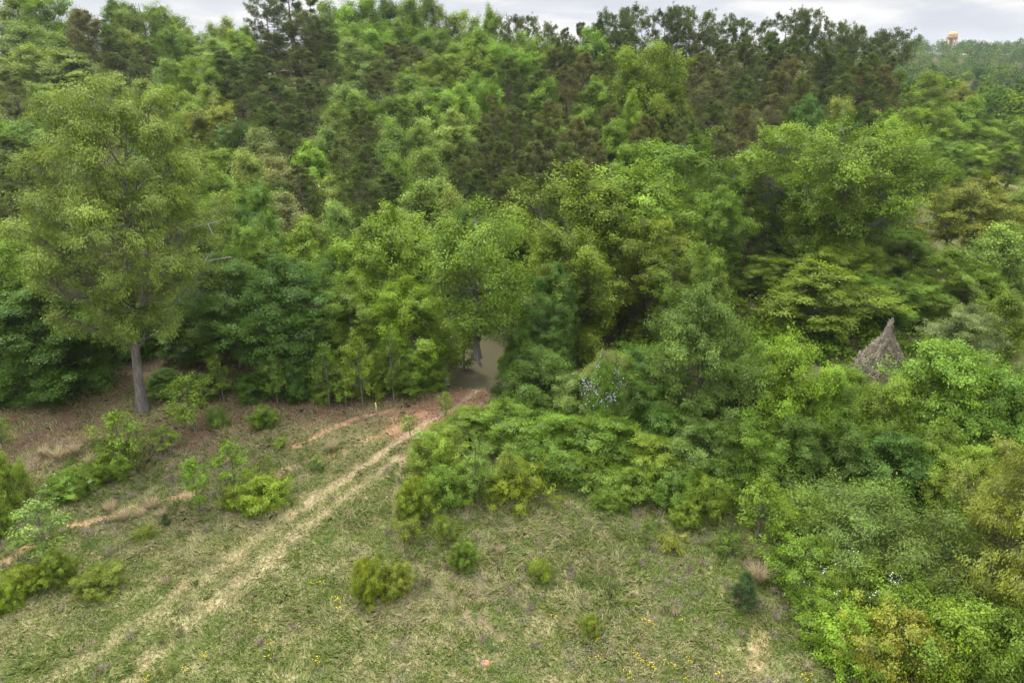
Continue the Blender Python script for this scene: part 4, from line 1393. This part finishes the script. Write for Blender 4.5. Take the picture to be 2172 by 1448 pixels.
# leaf litter flakes
x, y, q = scatter(260000, 30, 56, 0, 8)
tk = masks(x, y)
k = (q.uniform(0, 1, len(x)) < np.clip(tk[4] * .8 + tk[3] * .25 + tk[5] * .3, 0, 1)) & (x < 8)
x, y = x[k], y[k]
P = np.stack([x, y, height(x, y) + .012], 1)
V, F = leaves(P, q.normal(0, .35, (len(x), 3)) + [0, 0, 1], .10, q, .6, 0)
c = np.array([[.19, .12, .08], [.13, .08, .05], [.27, .2, .14], [.09, .06, .04]])[q.integers(0, 4, len(x))] * q.uniform(.7, 1.2, (len(x), 1))
me = make_mesh('leaf_litter', V, F, M_FLAKE, {'col': ('FACE', 'FLOAT_COLOR', np.concatenate([c, np.ones((len(x), 1))], 1))})
tag(link('leaf_litter', me), 'fallen brown leaves scattered on the bank', 'leaf litter', kind='stuff')

# low weeds: small leafy patches in the meadow and on the left slope
q = np.random.default_rng(19)
cen = []
for i in range(1500):
    u, v = q.uniform(-40, 1760), q.uniform(905, 1460)
    ok = (u < 640 and v < 1290 - u * .35 and v > 930) or (u > 830 and v > 1040 and q.uniform() < .62) or q.uniform() < .08
    if ok:
        cen.append(on_ground(u, v))
cen = np.array(cen)
tk = masks(cen[:, 0], cen[:, 1])
cen = cen[(tk[0] < .2) & (tk[2] < .2) & (tk[3] < .4)]
nc = len(cen)
k = 130
j = np.repeat(np.arange(nc), k)
rad = q.uniform(.15, .75, nc)
o = q.normal(0, .5, (len(j), 2)) * rad[j][:, None]
hh_ = q.uniform(0, 1, len(j)) * (.16 + .34 * rad[j]) * np.exp(-(o ** 2).sum(1) / rad[j] ** 2)
X, Y = cen[j, 0] + o[:, 0], cen[j, 1] + o[:, 1]
P = np.stack([X, Y, height(X, Y) + hh_ + .01], 1)
V, F = leaves(P, q.normal(0, .6, (len(j), 3)) + [0, 0, .8], .065, q, .5, 0)
pal = np.array([[.10, .17, .035], [.075, .13, .03], [.15, .19, .03], [.23, .19, .15], [.20, .17, .12], [.12, .18, .04]])
c = pal[q.integers(0, 6, nc)][j] * q.uniform(.7, 1.3, (len(j), 1))
me = make_mesh('weeds', V, F, M_BLADE, {'col': ('FACE', 'FLOAT_COLOR', np.concatenate([c, np.ones((len(j), 1))], 1))})
tag(link('weeds', me), 'low leafy weeds dotted through the meadow turf', 'weeds', kind='stuff')


# dead stalks and rank grass standing above the turf at the back of the meadow
cen = []
for i in range(1400):
    u, v = q.uniform(-30, 1750), q.uniform(940, 1440)
    if (u > 860 and v < 1300 and v > 1035 + max(0, u - 1300) * .35) or (u < 620 and v > 940 and v < 1240 - u * .25) or q.uniform() < .10:
        cen.append(on_ground(u, v))
cen = np.array(cen)
tk = masks(cen[:, 0], cen[:, 1])
cen = cen[(tk[0] < .2) & (tk[2] < .3)]
nc = len(cen)
j = np.repeat(np.arange(nc), 70)
rad = q.uniform(.1, .45, nc)[j]
hgt = q.uniform(.18, .5, nc)[j] * q.uniform(.5, 1.1, len(j))
X = cen[j, 0] + q.normal(0, .5, len(j)) * rad
Y = cen[j, 1] + q.normal(0, .5, len(j)) * rad
P = np.stack([X, Y, height(X, Y) - .02], 1)
an = q.uniform(0, 2 * pi, len(j))
sd = np.stack([np.cos(an), np.sin(an), 0 * an], 1) * q.uniform(.004, .009, (len(j), 1))
ln = q.normal(0, .35, (len(j), 2)) * hgt[:, None]
mid = P + np.stack([ln[:, 0] * .3, ln[:, 1] * .3, hgt * .65], 1)
tip = P + np.stack([ln[:, 0], ln[:, 1], hgt], 1)
V = np.stack([P - sd, P + sd, mid + sd, tip, mid - sd], 1).reshape(-1, 3)
pal = np.array([[.36, .30, .22], [.27, .22, .17], [.17, .20, .06], [.14, .19, .05], [.42, .36, .22]])
c = pal[q.integers(0, 5, nc)][j] * q.uniform(.7, 1.3, (len(j), 1))
me = make_mesh('rank_grass', V, np.arange(len(j) * 5).reshape(-1, 5), M_BLADE, {'col': ('FACE', 'FLOAT_COLOR', np.concatenate([c, np.ones((len(j), 1))], 1))})
tag(link('rank_grass', me), 'taller rank grass and dead stalks at the back of the meadow', 'grass', kind='stuff')

# ------------------------------------------------------------------ dry grass clumps
def tuft_mesh(seed, n, h, r):
    q = np.random.default_rng(seed)
    a = q.uniform(0, 2 * pi, n)
    rr = r * q.uniform(0, 1, n) ** .5
    ln = q.normal(0, .28, (n, 2)) + np.stack([np.cos(a), np.sin(a)], 1) * .28
    hh = h * q.uniform(.45, 1.05, n)
    P = np.stack([np.cos(a) * rr, np.sin(a) * rr, 0 * a - .03], 1)
    wd = q.uniform(.006, .014, n)
    b = q.uniform(0, 2 * pi, n)
    sd = np.stack([np.cos(b) * wd, np.sin(b) * wd, 0 * b], 1)
    mid = P + np.stack([ln[:, 0] * hh * .35, ln[:, 1] * hh * .35, hh * .6], 1)
    tip = P + np.stack([ln[:, 0] * hh, ln[:, 1] * hh, hh], 1)
    V = np.stack([P - sd, P + sd, mid + sd, tip, mid - sd], 1).reshape(-1, 3)
    c = np.array([.56, .46, .27]) * q.uniform(.6, 1.15, (n, 1))
    return make_mesh('dry_tuft', V, np.arange(n * 5).reshape(-1, 5), M_BLADE, {'col': ('FACE', 'FLOAT_COLOR', np.concatenate([c, np.ones((n, 1))], 1))})


TM = [tuft_mesh(i, 420, 1.15, .22) for i in range(3)]
TU = [(1605, 1232, 1.0, 'tall straw coloured grass clump behind the small cedar'), (1062, 1172, .45, 'dry orange grass tuft in mid meadow'),
      (262, 1105, .8, 'straw grass tuft on the clay path, lower of the pair'), (325, 1080, .8, 'straw grass tuft beside the clay path below the bramble'),
      (300, 1098, .6, 'short straw tuft between two tufts on the clay path'), (345, 1098, .6, 'straw tuft just below the clay path bend'),
      (706, 955, .8, 'thin dry tuft left of the upper wheel ruts'), (125, 975, .9, 'dry tuft on the leaf bank near the frame side'), (95, 968, .7, 'dry tuft nearest the left frame edge'),
      (160, 965, .8, 'dry tuft below the oak, left of the sapling'), (195, 985, .6, 'dry tuft beside the bright sapling'), (480, 985, .5, 'small dry tuft by the leafy sapling'),
      (235, 1085, .7, 'straw tuft at the upper side of the clay path')]
for i, (u, v, s, lab) in enumerate(TU):
    o = link('dry_grass_tuft', TM[i % 3])
    o.location = on_ground(u, v)
    o.scale = (s, s, s)
    o.rotation_euler = (0, 0, i * 1.3)
    tag(o, lab, 'grass tuft', 'dry grass tufts')


# ------------------------------------------------------------------ flowers
def petal_mesh(name, n, r, h, size, col, seed, spread_z=1.0):
    q = np.random.default_rng(seed)
    a = q.uniform(0, 2 * pi, n)
    rr = r * q.uniform(0, 1, n) ** .5
    P = np.stack([np.cos(a) * rr, np.sin(a) * rr, h * q.uniform(1 - spread_z, 1, n)], 1)
    k = 4
    j = np.repeat(np.arange(n), k)
    V, F = leaves(P[j], q.normal(0, .35, (n * k, 3)) + [0, 0, 1], size, q, .8, 0)
    c = np.tile(np.array([*col, 1.0]), (n * k, 1))
    return P, make_mesh(name, V, F, M_BLADE, {'col': ('FACE', 'FLOAT_COLOR', c)})


FM = []
for i in range(3):
    P, me = petal_mesh('yellow_petals', 8, .3, .4, .045, (.85, .62, .02), i, .35)
    base = P.copy(); base[:, :2] *= .4; base[:, 2] = -.03
    V, F = sticks(base, P, .005, .003, sag=0)
    ste = make_mesh('flower_stems', V, F, plain('stem_green_%d' % i, (.1, .17, .04), .7))
    FM.append((me, ste))
FL = [(1410, 1402), (1385, 1418), (1372, 1412), (1352, 1412), (1345, 1388), (1330, 1432), (1338, 1440), (1355, 1400), (1425, 1418), (1268, 1395), (1250, 1402),
      (1262, 1362), (1445, 1318), (1385, 1325), (1370, 1325), (680, 1238), (662, 1238), (712, 1278), (722, 1292), (438, 1392), (430, 1396), (572, 1395), (315, 1443),
      (540, 1320), (866, 1108), (945, 1155), (1175, 1312), (1522, 1432), (1705, 1442), (1715, 1436), (1453, 1440), (1460, 1405), (395, 1425), (575, 1368), (675, 1405)]
flo = []
for i, (u, v) in enumerate(FL):
    e = bpy.data.objects.new('yellow_wildflower', None)
    COL.objects.link(e)
    e.location = on_ground(u, v)
    s = .5 + .35 * ((i * 37) % 10) / 10
    e.scale = (s, s, s)
    e.rotation_euler = (0, 0, i * 2.1)
    link('blossom', FM[i % 3][0], e)
    link('stem', FM[i % 3][1], e)
    flo.append((u, v, e))
    zone = 'in the bottom right patch of the meadow' if u > 1240 and v > 1300 else ('beside the wheel ruts' if u < 760 else 'in mid meadow')
    e['_z'] = zone
for zone in set(f[2]['_z'] for f in flo):
    L = sorted([f for f in flo if f[2]['_z'] == zone], key=lambda f: f[0])
    for i, (u, v, e) in enumerate(L):
        tag(e, f'clump of yellow wildflowers, {ORD[i]} from the left {zone}', 'wildflower', 'yellow wildflowers')
for f in flo:
    del f[2]['_z']


# brambles with white blossom
def bramble(u, v, wpx, vt, nb, lab, colr='green', nm='bramble', key='bush', bc=(.8, .8, .76), bs=.05):
    p = on_ground(u, v)
    q2 = at_depth(u, vt, p[1])
    R = wpx / 2 / FPX * cam_depth(*p)
    H = q2[2] - p[2]
    e = plant(key, nm, p[0], p[1], H, R, colr, label=lab, cat='shrub', parts=('stems', 'foliage'))
    wm, lm, h0, r0 = [q for q in PROTO[key] if q[1] == e.children[-1].data][0] if e.children[-1].data in [q[1] for q in PROTO[key]] else PROTO[key][0]
    co = np.zeros(len(lm.vertices) * 3, np.float32)
    lm.vertices.foreach_get('co', co)
    co = co.reshape(-1, 3)
    q = np.random.default_rng(int(u))
    top_ = co[(co[:, 2] > h0 * .35)]
    d = np.hypot(top_[:, 0] / r0, top_[:, 1] / r0) + top_[:, 2] / h0
    top_ = top_[d > np.quantile(d, .72)]
    cl = top_[q.integers(0, len(top_), max(4, nb // 5))]
    P = cl[q.integers(0, len(cl), nb)] + q.normal(0, .09, (nb, 3)) * r0 / 1.8
    s = r0 / R
    V, F = leaves(P, q.normal(0, .4, (nb, 3)) + [0, 0, .8], bs * s, q, .9, 0)
    c = np.tile(np.array([*bc, 1.0]), (nb, 1))
    link('blossom', make_mesh('bramble_blossom', V, F, M_BLADE, {'col': ('FACE', 'FLOAT_COLOR', c)}), e)


bramble(1840, 1290, 200, 1190, 420, 'bramble covered in white blossom, topmost of the right thicket brambles')
bramble(1760, 1300, 130, 1215, 160, 'small white blossomed bramble nearest the open meadow')
bramble(1900, 1340, 170, 1240, 220, 'white blossomed bramble lowest in the right thicket')
bramble(150, 1050, 110, 1005, 90, 'white blossomed bramble on the left slope above the clay path')
bramble(1790, 1080, 150, 1010, 70, 'sparse white blossomed bramble in front of the dark tangle')
bramble(1275, 960, 130, 765, 700, 'tall silvery shrub with pale lilac bloom in the middle thicket', 'green', 'flowering_shrub', 'thicket', (.34, .37, .37), .07)

# ------------------------------------------------------------------ compound-leaved sumac plants
def sumac_mesh(seed, fronds=12, L=.95):
    q = np.random.default_rng(seed)
    g = Geo(); P, Nn, Dd = [], [], []
    g.add(*tube(np.array([[0, 0, -.1], [.02, 0, .6], [0, .03, 1.3]]), [.03, .025, .02], 5))
    for i in range(fronds):
        a = i * 2.4 + q.normal(0, .2)
        s = np.linspace(0, 1, 12)
        el = q.uniform(.3, .9)
        r_ = L * q.uniform(.7, 1.1)
        pts = np.stack([np.cos(a) * s * r_, np.sin(a) * s * r_, 1.05 + .25 * q.uniform() + el * r_ * s - .75 * r_ * s ** 2], 1)
        g.add(*tube(pts[::3], np.linspace(.012, .006, 4), 3))
        side = np.array([-sin(a), cos(a), 0])
        for sg in (-1, 1):
            P.append(pts[2:]); Dd.append(np.tile(side * sg + np.array([cos(a), sin(a), 0]) * .35, (10, 1)))
            Nn.append(np.tile([0, 0, 1.], (10, 1)) + q.normal(0, .12, (10, 3)))
    P = np.concatenate(P); Nn = np.concatenate(Nn); Dd = np.concatenate(Dd)
    V, F = leaves(P, Nn, .26, q, .28, .2, Dd * 3)
    return g.get(), (V, F), q.uniform(.3, .7, len(P)), q.uniform(0, .4, len(P))


for i in range(3):
    proto('sumac', sumac_mesh(i), M_BARK, M_LEAF, 1.6, 1.0)
for u, v, wpx, vt, lab in [(1800, 985, 70, 905, 'feather leaved sumac in the dark thicket, tallest of its kind'), (1860, 1000, 70, 950, 'bluish sumac right of the tallest sumac'),
                           (1680, 1215, 40, 1180, 'small bluish sumac at the thicket edge'), (1765, 1215, 44, 1180, 'second small sumac at the thicket edge'),
                           (2140, 1330, 90, 1270, 'sumac at the right frame edge'), (2150, 1430, 90, 1380, 'sumac in the bottom right corner'),
                           (1990, 1370, 70, 1300, 'bluish sumac among the bottom right bushes'), (1760, 960, 60, 900, 'sumac left of the tallest sumac')]:
    by_base('sumac', 'sumac', u, v, wpx, vt, 'blue', label=lab, cat='shrub', parts=('stems', 'foliage'), z=None)

# ------------------------------------------------------------------ haze
hm, t = new_mat('haze')
pvn = N(t, 'ShaderNodeVolumePrincipled', ins={'Density': .0001, 'Anisotropy': .3})
pvn.inputs['Color'].default_value = (.86, .94, 1, 1)
oo = N(t, 'ShaderNodeOutputMaterial')
t.links.new(pvn.outputs[0], oo.inputs['Volume'])
hx, hy0, hy1, hz0, hz1 = 1120, -220, 1270, -30, 47
V = np.array([[x, y, z] for z in (hz0, hz1) for y in (hy0, hy1) for x in (-hx, hx)], float)
F = np.array([[0, 2, 3, 1], [4, 5, 7, 6], [0, 1, 5, 4], [1, 3, 7, 5], [3, 2, 6, 7], [2, 0, 4, 6]])
USE_HAZE = True
if USE_HAZE:
    tag(link('haze', make_mesh('haze', V, F, hm)), 'thin summer haze over the valley', 'haze', kind='stuff')
print('objects', len(bpy.data.objects), 'polys', sum(len(m.polygons) for m in bpy.data.meshes))
